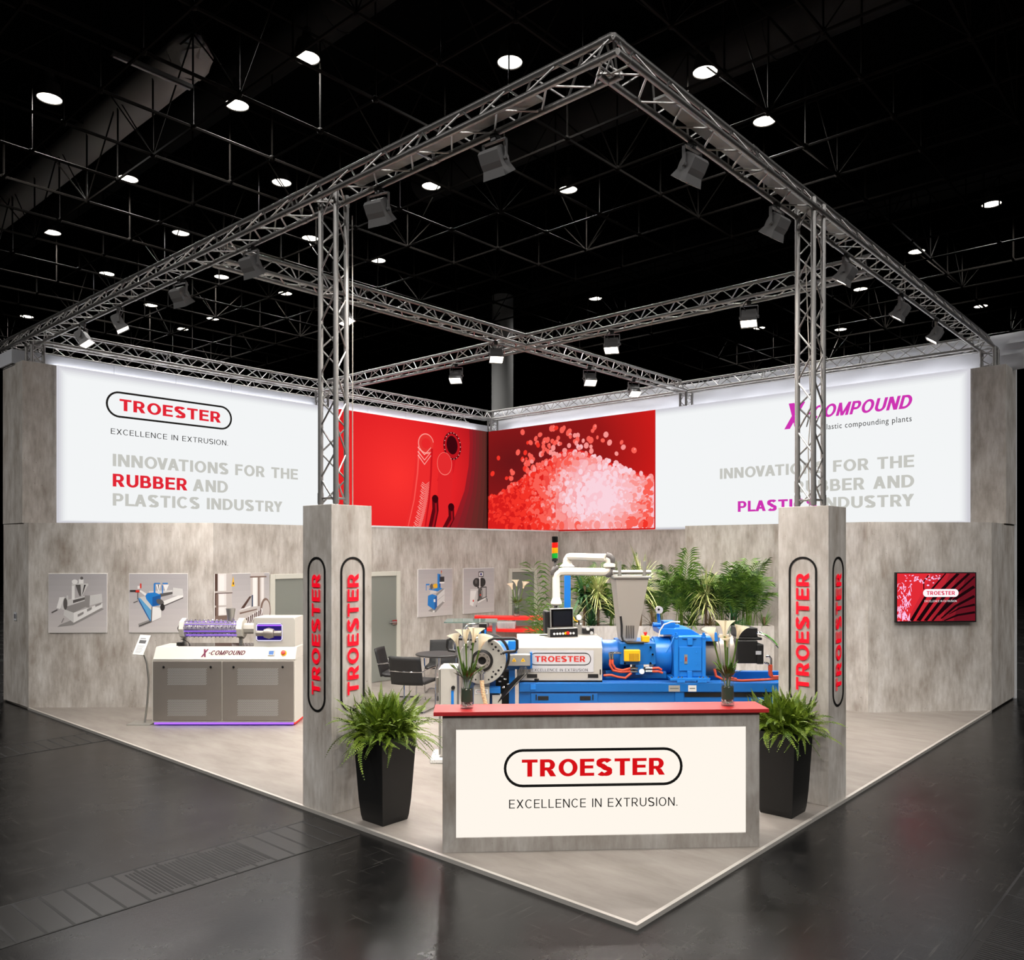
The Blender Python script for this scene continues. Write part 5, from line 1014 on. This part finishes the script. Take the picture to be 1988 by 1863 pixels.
# hopper
mb = MB(); d0, d1 = 0.16, 0.62; top = (X(1198), X(1263), Zz(1121)); bot = (X(1211), X(1241), Zz(1248))
vs = [(top[0], d0 - .05, top[2]), (top[1], d0 - .05, top[2]), (top[1], d1 + .05, top[2]), (top[0], d1 + .05, top[2]), (bot[0], d0 + .06, bot[2]), (bot[1], d0 + .06, bot[2]), (bot[1], d1 - .06, bot[2]), (bot[0], d1 - .06, bot[2])]
HOP = mat('hopper_steel', (172, 166, 158), 0.4, 0.3); mb.add(vs, [(0, 4, 5, 1), (1, 5, 6, 2), (2, 6, 7, 3), (3, 7, 4, 0), (4, 7, 6, 5)], HOP); hop = mb.build('hopper', t); hop.modifiers.new('thick', 'SOLIDIFY').thickness = 0.004
mb = MB(); mb.tube([(top[0] - .02, d0 - .06, top[2]), (top[1] + .02, d0 - .06, top[2]), (top[1] + .02, d1 + .06, top[2]), (top[0] - .02, d1 + .06, top[2])], 0.014, STEEL_L, 8, False, closed=True); mb.build('rim', hop)
MB().cyl((top[0] - .03, d0, Zz(1111)), (top[1] + .03, d0, Zz(1111)), 0.024, STEEL_L, 14).build('cross_bar', hop)
for a in (1206, 1255): MB().cyl((X(a), d0 - .01, Zz(1120)), (X(a), d0 - .01, Zz(1089)), 0.023, STEEL_L, 16).build('upright_tube', hop)
mb = MB()
for k in range(5): x_ = X(1220 + k * 3.6); mb.add([(x_, d0 + .031, Zz(1217)), (x_ + .009, d0 + .031, Zz(1217)), (x_ + .009, d0 + .053, Zz(1243)), (x_, d0 + .053, Zz(1243))], [(0, 1, 2, 3)], BLACK)
mb.build('slot', hop, fix=False)
MB().tube([P(1205, 1196, 9.72), P(1207, 1215, 9.72), P(1207, 1235, 9.72), P(1210, 1243, 9.7), P(1218, 1247, 9.69), P(1250, 1247, 9.69)], 0.013, BLACK, 10).build('black_hose', t)
# gearbox
gx0, gx1 = X(1279), X(1311); MB().tube([(gx0 - .02, 0.42, zA), (gx0, 0.42, zA), (gx0 + .002, 0.42, zA), (gx1, 0.42, zA)], [.2, .2, .225, .225], BLUE, 32).build('gear_flange', t)
gb = MB().box(X(1312), X(1371), 0.06, 0.80, Zz(1316), Zz(1236), BLUE).build('gearbox', t, None, 0.012)
mb = MB(); mb.box(X(1320), X(1364), 0.045, 0.06, Zz(1303), Zz(1256), BLUE); mb.box(X(1310), X(1318), 0.04, 0.07, Zz(1317), Zz(1236), BLUE); mb.box(X(1365), X(1372), 0.04, 0.07, Zz(1317), Zz(1236), BLUE); mb.box(X(1336), X(1346), 0.035, 0.06, Zz(1253), Zz(1240), BLUE); mb.box(X(1336), X(1345), 0.035, 0.06, Zz(1317), Zz(1303), BLUE); mb.box(X(1326), X(1354), 0.04, 0.06, Zz(1240), Zz(1236), BLUE); mb.build('cast_rib', gb, None, 0.004)
mb = MB(); mb.prism([(X(1290), Zz(1236)), (X(1368), Zz(1236)), (X(1350), Zz(1225)), (X(1286), Zz(1223))], 0.25, 0.75, BLUE, 'y'); mb.box(X(1298), X(1321), 0.3, 0.5, Zz(1225), Zz(1210), BLUE); mb.cyl((X(1326), 0.5, Zz(1226)), (X(1326), 0.5, Zz(1219)), 0.06, BLUE, 20); mb.cyl((X(1280), 0.45, Zz(1219)), (X(1296), 0.45, Zz(1219)), 0.03, BLUE, 14); mb.build('gear_top_cover', gb, None, 0.004)
for a in (1313, 1366): MB().tube([P(a - 3, 1232, 9.64), P(a - 3, 1237, 9.64), P(a, 1239, 9.64), P(a + 3, 1237, 9.64), P(a + 3, 1232, 9.64)], 0.009, BLUE, 8).build('lifting_eye', gb); 
for a in (1313, 1366): MB().cyl(P(a, 1236, 9.66), P(a, 1228, 9.66), 0.016, BLUE, 12).build('lifting_bolt', gb)
ob = MB().box(X(1330), X(1336), 0.038, 0.046, Zz(1289), Zz(1271), STEEL_L).build('oil_gauge', gb); MB().box(X(1331.5), X(1334.5), 0.036, 0.038, Zz(1284), Zz(1276), pm(150, 30, 26)).build('sight_glass', ob)
for a, b in ((1352, 1265), (1352, 1288), (1322, 1282)): MB().cyl(P(a, b, 9.642), P(a, b, 9.66), 0.012, BLUE, 12).build('plug', gb)
mb = MB(); mb.box(X(1301), X(1379), 0.0, 0.85, Zz(1321), Zz(1316), BLUE); mb.box(X(1314), X(1330), -0.005, 0.06, Zz(1325), Zz(1321), BLUE); mb.box(X(1354), X(1372), -0.005, 0.06, Zz(1325), Zz(1321), BLUE); mb.build('gear_foot', gb, None, 0.003)
for a in (1304, 1317, 1324, 1358, 1365, 1375): MB().cyl(P(a, 1317, 9.62), P(a, 1313, 9.62), 0.011, CHROME, 8).build('bolt', gb)
MB().cyl((X(1293), 0.45, Zz(1219)), (X(1291), 0.45, Zz(1196)), 0.02, BLUE, 12).build('dial_stem', t)
ob = MB().cyl((X(1291), 0.36, Zz(1188)), (X(1291), 0.42, Zz(1188)), 0.044, pm(186, 184, 190), 24).build('round_dial', t); MB().cyl((X(1289.5), 0.352, Zz(1187)), (X(1289.5), 0.36, Zz(1187)), 0.013, BLACK, 14).build('dial_hub', ob)
MB().tube([P(1279, 1236, 9.85), P(1281, 1224, 9.85), P(1289, 1212, 9.85), P(1303, 1207, 9.85), P(1320, 1207, 9.85)], 0.009, pm(210, 208, 206), 8).build('white_cable', t); MB().tube([P(1308, 1237, 9.64), P(1303, 1250, 9.62), P(1293, 1266, 9.62)], 0.008, BLUE, 8).build('oil_pipe', t)
# coupling guard and motor
cg = MB(); cg.tube([(X(1372), 0.42, zA), (X(1438), 0.42, zA)], 0.255, mat('guard_steel', (150, 142, 134), 0.4, 0.3), 12); cg = cg.build('coupling_guard', t)
MB().box(X(1371), X(1403), 0.12, 0.30, Zz(1247), Zz(1239), BLUE).build('lever_plate', t, None, 0.004); MB().prism([(X(1390), Zz(1240)), (X(1404), Zz(1240)), (X(1399), Zz(1230)), (X(1392), Zz(1229))], 0.12, 0.15, BLUE, 'y').build('lever', t, None, 0.003)
mo = MB(); mo.box(X(1436), X(1476), 0.1, 0.66, Zz(1290), Zz(1245), BLACK); mo.box(X(1474), X(1487), 0.08, 0.68, Zz(1291), Zz(1252), BLACK); mo.box(X(1437), X(1487), 0.14, 0.62, Zz(1245), Zz(1240), BLACKM); mo = mo.build('motor', t, None, 0.01)
MB().box(X(1443), X(1481), 0.2, 0.55, Zz(1240), Zz(1222), BLACK).build('terminal_box', mo, None, 0.006); MB().box(X(1471), X(1482), 0.077, 0.08, Zz(1272), Zz(1265), pm(170, 172, 176)).build('rating_plate', mo)
MB().tube([P(1404, 1240, 9.75), P(1403, 1232, 9.75), P(1407, 1228, 9.75), P(1409, 1234, 9.75), P(1407, 1240, 9.75)], 0.007, BLACKM, 8).build('lifting_eye', mo)
for k in range(3): MB().tube([P(1471 + 4 * k, 1230, 9.75), P(1482 + 3 * k, 1233, 9.7), P(1496 + 3 * k, 1240 + 2 * k, 9.7), P(1512 + 2 * k, 1256 + 3 * k, 9.7), P(1530, 1285, 9.7)], 0.012, (pm(196, 190, 180), BLACK, mat('cable_green', (86, 150, 60), 0.5))[k], 8).build('motor_cable', t)
for k in range(2): MB().cyl(P(1470 + 5 * k, 1228, 9.78), P(1477 + 5 * k, 1232, 9.74), 0.018, CHROME, 12).build('cable_gland', mo)
MB().tube([P(1487, 1274, 9.75), P(1493, 1273, 9.75), P(1497, 1278, 9.75), P(1497, 1290, 9.75)], 0.012, CHROME, 10).build('chrome_pipe', t); MB().tube([P(1484, 1286, 9.75), P(1491, 1287, 9.75), P(1493, 1291, 9.75), P(1493, 1300, 9.75)], 0.012, CHROME, 10).build('chrome_pipe', t)
for pts in ([(1497, 1290), (1497, 1305), (1500, 1313), (1530, 1313)], [(1494, 1292), (1494, 1309), (1499, 1315), (1530, 1317)], [(1387, 1298), (1390, 1312), (1402, 1318), (1440, 1321), (1490, 1319), (1540, 1314)], [(1400, 1298), (1403, 1308), (1412, 1314), (1430, 1318)]): MB().tube([P(a, b, 9.72) for a, b in pts], 0.016, RUBBER, 10).build('orange_hose', t)
# ---- control panel on its arm
B2 = Bay('control_panel_arm', 'control panel hanging from a white swing arm on a blue post, with signal tower', 'control panel', 1101, 10.75); t = B2.o; X, Zz, P = B2.X, B2.Zz, B2.p
ARM = mat('arm_white', (222, 216, 202), 0.4); AG = mat('arm_grey', (84, 80, 78), 0.45)
MB().box(X(1095.5), X(1107.5), -0.04, 0.04, 0.0, Zz(1104), BLUE).build('post', t, None, 0.006); MB().box(-0.12, 0.12, -0.12, 0.12, 0, 0.02, BLUE).build('foot_plate', t)
MB().tube([P(1101, 1100), P(1101, 1098), P(1101, 1096), P(1101, 1092), P(1101, 1089)], [.095, .09, .07, .055, .055], ARM, 20).build('swivel', t)
Q_ = lambda a, b, f=1.0: P(a, b, 10.75 - 0.8 * f)
MB().tube([Q_(1101, 1094, 0), Q_(1100, 1086, 0), Q_(1103, 1081, 0), Q_(1109, 1080, 0.05), Q_(1178, 1082, 1)], 0.046, ARM, 8).build('upper_arm', t, None)
MB().tube([Q_(1176, 1079), Q_(1183, 1081), Q_(1187, 1086), Q_(1186, 1092)], [.048, .05, .05, .045], AG, 12).build('elbow_cap', t); MB().tube([Q_(1176, 1082), Q_(1182, 1086), Q_(1183, 1092), Q_(1183, 1098)], [.046, .048, .044, .044], ARM, 12).build('elbow', t)
MB().tube([Q_(1183, 1093), Q_(1183, 1095), Q_(1183, 1100), Q_(1183, 1102)], [.05, .072, .072, .05], ARM, 20).build('swivel', t)
MB().tube([Q_(1188, 1101), Q_(1188, 1108), Q_(1182, 1114), Q_(1176, 1116)], [.04, .046, .044, .034], AG, 12).build('elbow_cap', t)
MB().tube([Q_(1183, 1101), Q_(1181, 1107), Q_(1174, 1110), Q_(1096, 1109), Q_(1087, 1110), Q_(1081, 1115), Q_(1080, 1121), Q_(1080, 1163)], [.042, .046, .047, .047, .047, .047, .046, .046], ARM, 8).build('lower_arm', t)
MB().tube([Q_(1084, 1101), Q_(1077, 1104), Q_(1073, 1111), Q_(1073, 1116)], [.03, .034, .034, .026], AG, 10).build('elbow_cap', t)
MB().tube([Q_(1080, 1160), Q_(1080, 1163), Q_(1080, 1168), Q_(1080, 1172), Q_(1080, 1175)], [.048, .052, .066, .066, .05], ARM, 20).build('collar', t); MB().cyl(Q_(1080, 1175), Q_(1080, 1181), 0.028, CHROME, 14).build('hanger', t)
cp = thing('p', None, None); bpy.data.objects.remove(cp)
Rp = Matrix.Translation(P(1089, 1207, 9.92)) @ Matrix.Rotation(0.16, 4, 'Z') @ Matrix.Rotation(-0.02, 4, 'Y')
k_ = 9.92 / F_PX
pn = MB().box(-22 * k_, 23 * k_, -0.05, 0.0, -10 * k_, 27 * k_, STEEL_L).build('panel_frame', t, Rp, 0.004); MB().box(-20 * k_, 22.5 * k_, 0.0, 0.10, -10 * k_, 26 * k_, BLACK).build('rear_housing', pn, None, 0.01)
MB().box(-31 * k_, -20 * k_, 0.02, 0.16, -22 * k_, 22 * k_, BLACK).build('cable_duct', pn, None, 0.015)
MB().box(-20.5 * k_, 21.5 * k_, -0.052, -0.05, -8.5 * k_, 25.5 * k_, mat('screen_black', (10, 10, 12), 0.12)).build('screen_bezel', pn); MB().box(-17 * k_, 19 * k_, -0.0525, -0.052, -6.5 * k_, 22 * k_, mat('screen_dark', (24, 26, 32), 0.1)).build('screen', pn)
kb = MB().box(-27 * k_, 30 * k_, -0.09, 0.02, -29 * k_, -10.5 * k_, STEEL_L).build('button_panel', pn, None, 0.004); MB().box(-25 * k_, 29.3 * k_, -0.092, -0.09, -27.5 * k_, -12 * k_, BLACK).build('black_face', kb)
for i, q in enumerate((-17, -11, -5.5, .5, 15, 21)): MB().cyl((q * k_, -0.10, -21 * k_), (q * k_, -0.092, -21 * k_), 0.0135, pm(228, 226, 222), 14).build('button', kb)
MB().cyl((5.5 * k_, -0.10, -20.5 * k_), (5.5 * k_, -0.092, -20.5 * k_), 0.016, YEL, 14).build('button', kb); MB().cyl((9.5 * k_, -0.115, -20 * k_), (9.5 * k_, -0.092, -20 * k_), 0.020, REDP, 14).build('stop_button', kb)
for q in (22, 27): MB().cyl((q * k_, -0.03, -29 * k_), (q * k_, -0.03, (-40 if q == 22 else -36) * k_), 0.006, BLACK, 8).build('key_strap', kb)
MB().lathe([(0.12, 0), (0.12, 0.02), (0.09, 0.03), (0.06, 0.05)], STEEL_L, 24).build('cable_flange', t, Matrix.Translation(P(1056, 1241, 9.95)))
st = MB().tube([Q_(1077, 1110), Q_(1078, 1088)], 0.016, AG, 12).build('signal_tower', t)
for nm, a, b, m_ in (('base', 1089, 1083.5, BLACK), ('green_lamp', 1083.5, 1073.5, mat('lamp_green', (20, 140, 46), 0.15)), ('amber_lamp', 1073.5, 1063, mat('lamp_amber', (246, 132, 10), 0.15, emit=(255, 120, 0), es=0.25)), ('red_lamp', 1063, 1053, mat('lamp_red', (224, 26, 20), 0.15, emit=(255, 20, 10), es=0.2)), ('buzzer_cap', 1053, 1041, mat('gloss_black', (14, 14, 14), 0.15))):
    MB().tube([Q_(1077.4, a), Q_(1077.3, a - .6), Q_(1077.2, b + .6), Q_(1077.2, b)], [.032, .037, .037, .033], m_, 18).build(nm, st)
B3 = Bay('dosing_unit', 'small chrome manifold with pressure gauge and black valve block on the machine', 'valve unit', 1130, 10.15, EYE - (1240 - HY) / F_PX * 10.15); t = B3.o; X, P = B3.X, B3.p
MB().box(X(1119), X(1130), 0, 0.07, 0, 0.19, STEEL_L).build('manifold', t, None, 0.01); MB().cyl(P(1124, 1212), P(1124, 1203), 0.014, CHROME, 10).build('neck', t)
MB().cyl((X(1124), -0.03, B3.Zz(1198)), (X(1124), 0.02, B3.Zz(1198)), 0.032, pm(232, 230, 224), 20).build('pressure_gauge', t); MB().tube([P(1112, 1196), P(1116, 1204), P(1124, 1207)], 0.008, YEL, 8).build('brass_pipe', t)
vb = MB().box(X(1131), X(1153), -0.02, 0.08, B3.Zz(1230), B3.Zz(1219), BLACK).build('valve_block', t, None, 0.006)
for a, b in ((1141, 1220), (1148, 1228)): MB().cyl((X(a), -0.04, B3.Zz(b)), (X(a), -0.02, B3.Zz(b)), 0.02, pm(214, 214, 212), 16).build('valve_knob', vb)
MB().tube([P(1128, 1236), P(1138, 1239), P(1148, 1236), P(1151, 1229)], 0.006, BLACKM, 8).build('hose', t)

# ================================================================ grey cabinet, glass table, chairs, bar
B = Bay('switch_cabinet', 'light grey switch cabinet standing at the left end of the counter', 'cabinet', 868, 9.4); t = B.o; X, Zz = B.X, B.Zz
MB().box(X(855), X(887), 0, 0.42, 0.06, Zz(1297), MGREY).build('cabinet_body', t, None, 0.006); MB().box(X(851.5), X(854.5), -0.01, 0.40, 0.08, Zz(1299), STEEL_L).build('side_door', t, None, 0.003); MB().box(X(836), X(887), -0.08, 0.40, 0, 0.05, pm(222, 220, 216)).build('plinth', t, None, 0.01)
MB().box(X(846), X(851), 0.02, 0.14, Zz(1345), Zz(1316), pm(120, 114, 106)).build('side_handle', t, None, 0.004); MB().cyl((X(880), -0.03, Zz(1334)), (X(880), 0, Zz(1334)), 0.022, BLACK, 14).build('main_switch', t); MB().box(X(876), X(881), -0.012, 0, 0.3, Zz(1340), BLUE).build('blue_strip', t)
B = Bay('glass_table', 'square glass topped display table with grey legs behind the machine head', 'table', 930, 12.2); t = B.o; X, Zz = B.X, B.Zz; zt = Zz(1207); GT = mat('table_glass', (176, 206, 196), 0.05, 0, trans=0.8, ior=1.2)
MB().box(X(864), X(965), -0.2, 0.4, zt, zt + 0.018, GT).build('glass_top', t)
for a in (900, 911, 958): MB().box(X(a) - .02, X(a) + .035, 0.1, 0.16, 0.0, zt, STEEL_L).build('leg', t)
t = thing('round_table', 'small round dark bistro table on a chrome column among black chairs', 'table', (4.75, 7.0, 0)); Bt = Bay('tmp', 'x', 'x', 851, 13.42); t.location = Bt.o.location; bpy.data.objects.remove(Bt.o)
MB().lathe([(0, 0.70), (0.35, 0.70), (0.37, 0.712), (0.37, 0.722), (0.36, 0.732), (0, 0.732)], TABLE, 40).build('tabletop', t); MB().cyl((0, 0, 0.02), (0, 0, 0.70), 0.038, CHROME, 20).build('column', t); MB().lathe([(0, 0), (0.24, 0), (0.24, 0.008), (0.05, 0.02), (0, 0.02)], CHROME, 32).build('base_plate', t)
def make_chair(label):
    t = thing('cantilever_chair', label, 'chair', (0, 0, 0), 0, 'black cantilever chairs around the round table')
    def sheet(f, nu, nv, th, mt, name):
        mb = MB(); vs = [f(i / nu, j / nv) for i in range(nu + 1) for j in range(nv + 1)]; w_ = nv + 1
        mb.add(vs, [(i * w_ + j, (i + 1) * w_ + j, (i + 1) * w_ + j + 1, i * w_ + j + 1) for i in range(nu) for j in range(nv)], mt, True); o = mb.build(name, t); s_ = o.modifiers.new('thick', 'SOLIDIFY'); s_.thickness = th; s_.offset = 0; return o
    sheet(lambda u, v: ((u - .5) * .50, -0.24 + .46 * v, 0.44 + .02 * (v > .9) - .015 * math.sin(PI * u) * math.sin(PI * v)), 8, 8, 0.05, SEAT, 'seat')
    sheet(lambda u, v: ((u - .5) * .50, 0.22 + .10 * v + .05 * (1 - (2 * u - 1) ** 2), 0.42 + .42 * v), 8, 8, 0.035, SEAT, 'backrest')
    for s in (-1, 1):
        MB().tube([(s * .27, 0.27, 0.62), (s * .275, 0.10, 0.64), (s * .275, -0.16, 0.64), (s * .27, -0.22, 0.60), (s * .26, -0.23, 0.44), (s * .26, -0.22, 0.06), (s * .26, -0.19, 0.02), (s * .26, 0.20, 0.014), (s * .20, 0.24, 0.014)], 0.011, CHROME, 8).build('leg', t)
        MB().box(s * .275 - .02, s * .275 + .02, -0.16, 0.12, 0.645, 0.665, SEAT).build('armrest', t, None, 0.006)
    MB().cyl((-.26, 0.24, 0.014), (.26, 0.24, 0.014), 0.011, CHROME, 8).build('floor_rail', t); MB().tube([(-.27, 0.27, 0.62), (-.15, 0.31, 0.62), (0, 0.33, 0.62), (.15, 0.31, 0.62), (.27, 0.27, 0.62)], 0.012, CHROME, 8).build('back_rail', t); return t
def at(px, py): 
    d = EYE * F_PX / (py - HY); x = (px - CX) / F_PX * d; c, sn = math.cos(YAW), math.sin(YAW); return Vector((CAM.x + c * x - sn * d, CAM.y + sn * x + c * d, 0))
ch = make_chair('black cantilever chair with its back to the visitor at the round table')
ch2 = copy_tree(ch); ch2['label'] = 'black cantilever chair seen from its side, beside the open glass door'
ch3 = copy_tree(ch); ch3['label'] = 'black cantilever chair facing the visitor behind the round table'
ch.location = at(803, 1378); ch.rotation_euler.z = YAW + PI + 0.35
ch2.location = at(775, 1360); ch2.rotation_euler.z = YAW + PI / 2 - 0.1
ch3.location = at(858, 1342); ch3.rotation_euler.z = YAW - 0.05
ch.rotation_euler.z = YAW + PI - 0.3
# bar
B = Bay('bar_counter', 'curved bar with two red shelves and chrome posts in front of the far door', 'bar', 1030, 15.4); t = B.o; X, Zz = B.X, B.Zz
def slab(x0, x1, y0, y1, z, th, bow, name):
    mb = MB(); n = 16; f, bk_ = [], []
    for i in range(n + 1): u = i / n; x = x0 + (x1 - x0) * u; c = bow * 4 * u * (1 - u); f.append((x, y0 - c)); bk_.append((x, y1 - c * .5))
    mb.prism(f + bk_[::-1], z, z + th, REDC, 'z'); return mb.build(name, t)
slab(X(921), X(1112), -0.05, 0.30, Zz(1199) - .02, 0.05, 0.25, 'upper_shelf'); slab(X(938), X(1112), -0.25, 0.35, Zz(1222), 0.05, 0.25, 'lower_shelf')
for a in (948, 1000, 1044): MB().cyl((X(a), -0.12, Zz(1222) + .05), (X(a), -0.12, Zz(1199) - .02), 0.022, CHROME, 12).build('chrome_post', t)
zz = Zz(1222); MB().box(X(945), X(1110), -0.25, 0.25, 0, zz, CONC).build('bar_body', t)
for a, b in ((952, 1012), (1034, 1075)): MB().box(X(a), X(b), -0.262, -0.25, zz - 0.5, zz - 0.12, REDC).build('red_panel', t)
bz = zz + .05; tb = once(MB().lathe([(0.0, 0), (0.028, 0), (0.034, 0.13), (0.031, 0.13), (0.026, 0.008), (0, 0.008)], mat('tumbler_glass', (232, 236, 236), 0.05, 0, alpha=0.22, spec=0.8), 12), 'tumbler'); cw, sw_ = math.cos(YAW), math.sin(YAW)
k = 0
for i in range(2):
    for j in range(6):
        o_ = link('tumbler', tb); lx, ly = X(968 + j * 5.5 + i * 2), -0.22 - 0.09 * i; o_.matrix_world = B.o.matrix_world if False else Matrix.Translation((B.o.location.x + cw * lx - sw_ * ly, B.o.location.y + sw_ * lx + cw * ly, bz)); k += 1
        tag(o_, f'clear drinking glass on the lower red bar shelf, {ORD[j]} from left in the {"back" if i == 0 else "front"} row', 'glass', 'drinking glasses on the bar')
lx, ly = X(1003), -0.1; bouquet((B.o.location.x + cw * lx - sw_ * ly, B.o.location.y + sw_ * lx + cw * ly, Zz(1199) + .03), 'on the red bar', [(-0.08, 0, 0.50, 2.2, 1.2, 'left'), (0.0, 0.02, 0.56, 1.2, 1.2, 'middle'), (0.12, 0, 0.52, -0.4, 1.3, 'right')], [(-0.05, 0.5), (0.05, 0.52)], 21)

# ================================================================ planter box with palms
B = Bay('planter_box', 'long concrete planter box full of palms behind the machine', 'planter', 1312, 12.5); t = B.o; X, Zz = B.X, B.Zz; pz = Zz(1215)
mb = MB(); mb.box(X(1125), X(1503), 0, 0.03, 0, pz, CONC); mb.box(X(1125), X(1503), 0.42, 0.45, 0, pz, CONC); mb.box(X(1125), X(1125) + .03, 0.03, 0.42, 0, pz, CONC); mb.box(X(1503) - .03, X(1503), 0.03, 0.42, 0, pz, CONC); mb.build('box_walls', t)
MB().box(X(1125) + .03, X(1503) - .03, 0.03, 0.42, 0, pz - 0.04, mat('soil', (40, 30, 22), 0.9)).build('soil', t)
def feather_palm(label, p, ht, nf, seed, mt=PALM, lean=0.55, bare=6):
    rg = random.Random(seed); t = thing('palm_plant', label, 'plant', p, 0, 'palms in the planter box'); st = MB(); lf = MB()
    for k in range(nf):
        az = rg.uniform(0, 2 * PI); ln = ht * rg.uniform(0.55, 1.18); sp = rg.uniform(0.15, lean); o = Vector((rg.gauss(0, .06), rg.gauss(0, .04), 0)); n = 22; pts = []
        for i in range(n):
            s = i / (n - 1); r = ln * sp * s ** 1.6; z = ln * (s - 0.42 * sp * s ** 3 * 1.6); pts.append(o + Vector((r * math.cos(az), r * math.sin(az) * 0.6, z)))
        st.tube(pts, 0.006, STEMG, 5, False, 0.0015)
        out = Vector((math.cos(az), math.sin(az) * .6, 0))
        for i in range(bare, n):
            s = i / (n - 1); tg = (pts[i] - pts[i - 1]).normalized(); sd = tg.cross(out if abs(tg.z) > .8 else Vector((0, 0, 1))); sd = sd.normalized()
            L_ = 0.27 * min(ht, 1.15) * math.sin(PI * min(1, max(0.02, (s - bare / n * .6) / .98))) ** .6 + .03
            for q in (-1, 1):
                b = pts[i]; d_ = (sd * q * .85 + tg * .75).normalized(); m1 = b + d_ * L_ * .45; tip = b + d_ * L_ - Vector((0, 0, L_ * rg.uniform(.15, .5))); w_ = tg * .012
                lf.add([b, m1 - w_, tip, m1 + w_], [(0, 1, 2, 3)], mt)
    st.build('stalks', t, fix=False); lf.build('foliage', t, fix=False)
def strap_plant(label, p, ht, n, seed, mt, wd=0.016, trunk=0.35, spread=0.9):
    rg = random.Random(seed); t = thing('dracaena_plant', label, 'plant', p, 0, 'palms in the planter box'); lf = MB(); MB().cyl((0, 0, -0.02), (0.02, 0, ht * trunk + .15), 0.02, mat('trunk_brown', (96, 76, 54), 0.8), 8).build('trunk', t)
    for k in range(n):
        az = rg.uniform(0, 2 * PI); el = rg.uniform(-.1, 1.5); ln = ht * (1 - trunk) * rg.uniform(.55, 1.05) * spread; z0 = ht * trunk * rg.uniform(.6, 1.15); pts = []
        for i in range(6):
            s = i / 5; r = ln * s * math.cos(el * (1 - .2 * s)); z = z0 + ln * (s * math.sin(el) - .55 * s * s * math.cos(el) ** 1); pts.append(Vector((r * math.cos(az), r * math.sin(az) * .6, z)))
        sd = Vector((-math.sin(az), math.cos(az), .3)).normalized(); A_ = []; C_ = []
        for i, q in enumerate(pts): w_ = wd * (1 - (i / 5) ** 2) * (.5 + .5 * min(1, i / 1.5)); A_.append(q + sd * w_); C_.append(q - sd * w_)
        vs = A_ + C_; lf.add(vs, [(i, i + 1, 6 + i + 1, 6 + i) for i in range(5)], mt)
    lf.build('foliage', t, fix=False)
def inbox(px, dy=0.22): lx = X(px); return Vector((B.o.location.x + cw * lx - sw_ * dy, B.o.location.y + sw_ * lx + cw * dy, pz - 0.045))
PT = [('d', 1132, 1.0, 60, BROAD, .03, 'dark broad-leaved plant right of the blue post', 0), ('d', 1163, 1.0, 150, DRAC, .013, 'yellow-green striped dracaena left of the hopper', 0), ('f', 1195, .7, 9, PALM, .5, 'low palm directly behind the hopper', 0), ('d', 1246, 1.25, 170, DRAC, .013, 'tall yellow-green striped dracaena right of the hopper', 0),
      ('f', 1288, 1.05, 14, PALM, .6, 'feathery palm between the hopper and the gearbox', 0), ('f', 1332, 1.15, 17, PALM, .55, 'dense feathery palm above the gearbox', 0), ('d', 1374, 1.0, 140, DRAC, .012, 'striped dracaena above the coupling guard', 0), ('f', 1412, 1.15, 15, PALM, .6, 'feathery palm with an arching frond above the motor', 0), ('f', 1464, 1.15, 24, PALM, .5, 'dense bushy palm at the right end of the planter box', 0),
      ('d', 1270, .45, 60, mat('grass_brown', (112, 96, 56), .6), .007, 'low brown grass tuft right of the hopper', 0), ('d', 1382, .45, 60, mat('grass_brown', (112, 96, 56), .6), .007, 'low brown grass tuft behind the coupling guard', 0), ('d', 1488, .42, 40, PALM, .006, 'low green grass tuft at the right corner of the planter box', 0), ('d', 1150, .5, 50, BROAD, .02, 'short dark leafy plant beside the valve unit', 0)]
PT += [('f', 1224, 1.05, 13, PALM, .5, 'feathery palm half hidden by the right edge of the hopper', 0), ('f', 1440, 1.05, 16, PALM, .5, 'feathery palm between the arching palm and the bushy end palm', 0), ('f', 1152, .95, 13, PALM, .5, 'low palm between the broad-leaved plant and the striped dracaena', 0), ('f', 1358, 1.0, 13, PALM, .55, 'feathery palm close behind the striped dracaena above the coupling guard', 0),
       ('d', 1345, .55, 60, PALM, .012, 'short green strap-leaved plant in front of the dense palm', 0), ('d', 1428, .5, 60, BROAD, .014, 'short dark strap-leaved plant above the motor', 0)]
for i, (kd, px, ht, n, mt, q, lab, ov) in enumerate(PT):
    p = inbox(max(px, 1135), 0.33 if kd == 'f' else 0.13)
    if kd == 'f': feather_palm(lab, p, ht, n, 40 + i, mt, q)
    else: strap_plant(lab, p, ht, n, 40 + i, mt, q, 0.5 if ht > .6 else 0.05, 1.15)
lx, ly = X(1070), 0.75; feather_palm('tall feathery palm with arching fronds behind the control panel, left of the planter box', Vector((B.o.location.x + cw * lx - sw_ * ly, B.o.location.y + sw_ * lx + cw * ly, 0)), 2.15, 22, 77, PALM, .34, 10)
tag(MB().box(0, 0.05, 0, 2.2, 0, 3.0, mat('neighbour_blue', (24, 62, 106), 0.6)).build('neighbour_banner', None, Matrix.Translation((13.4, -2.0, 3.6))), 'dark blue banner of a neighbouring stand at the right edge', 'banner')
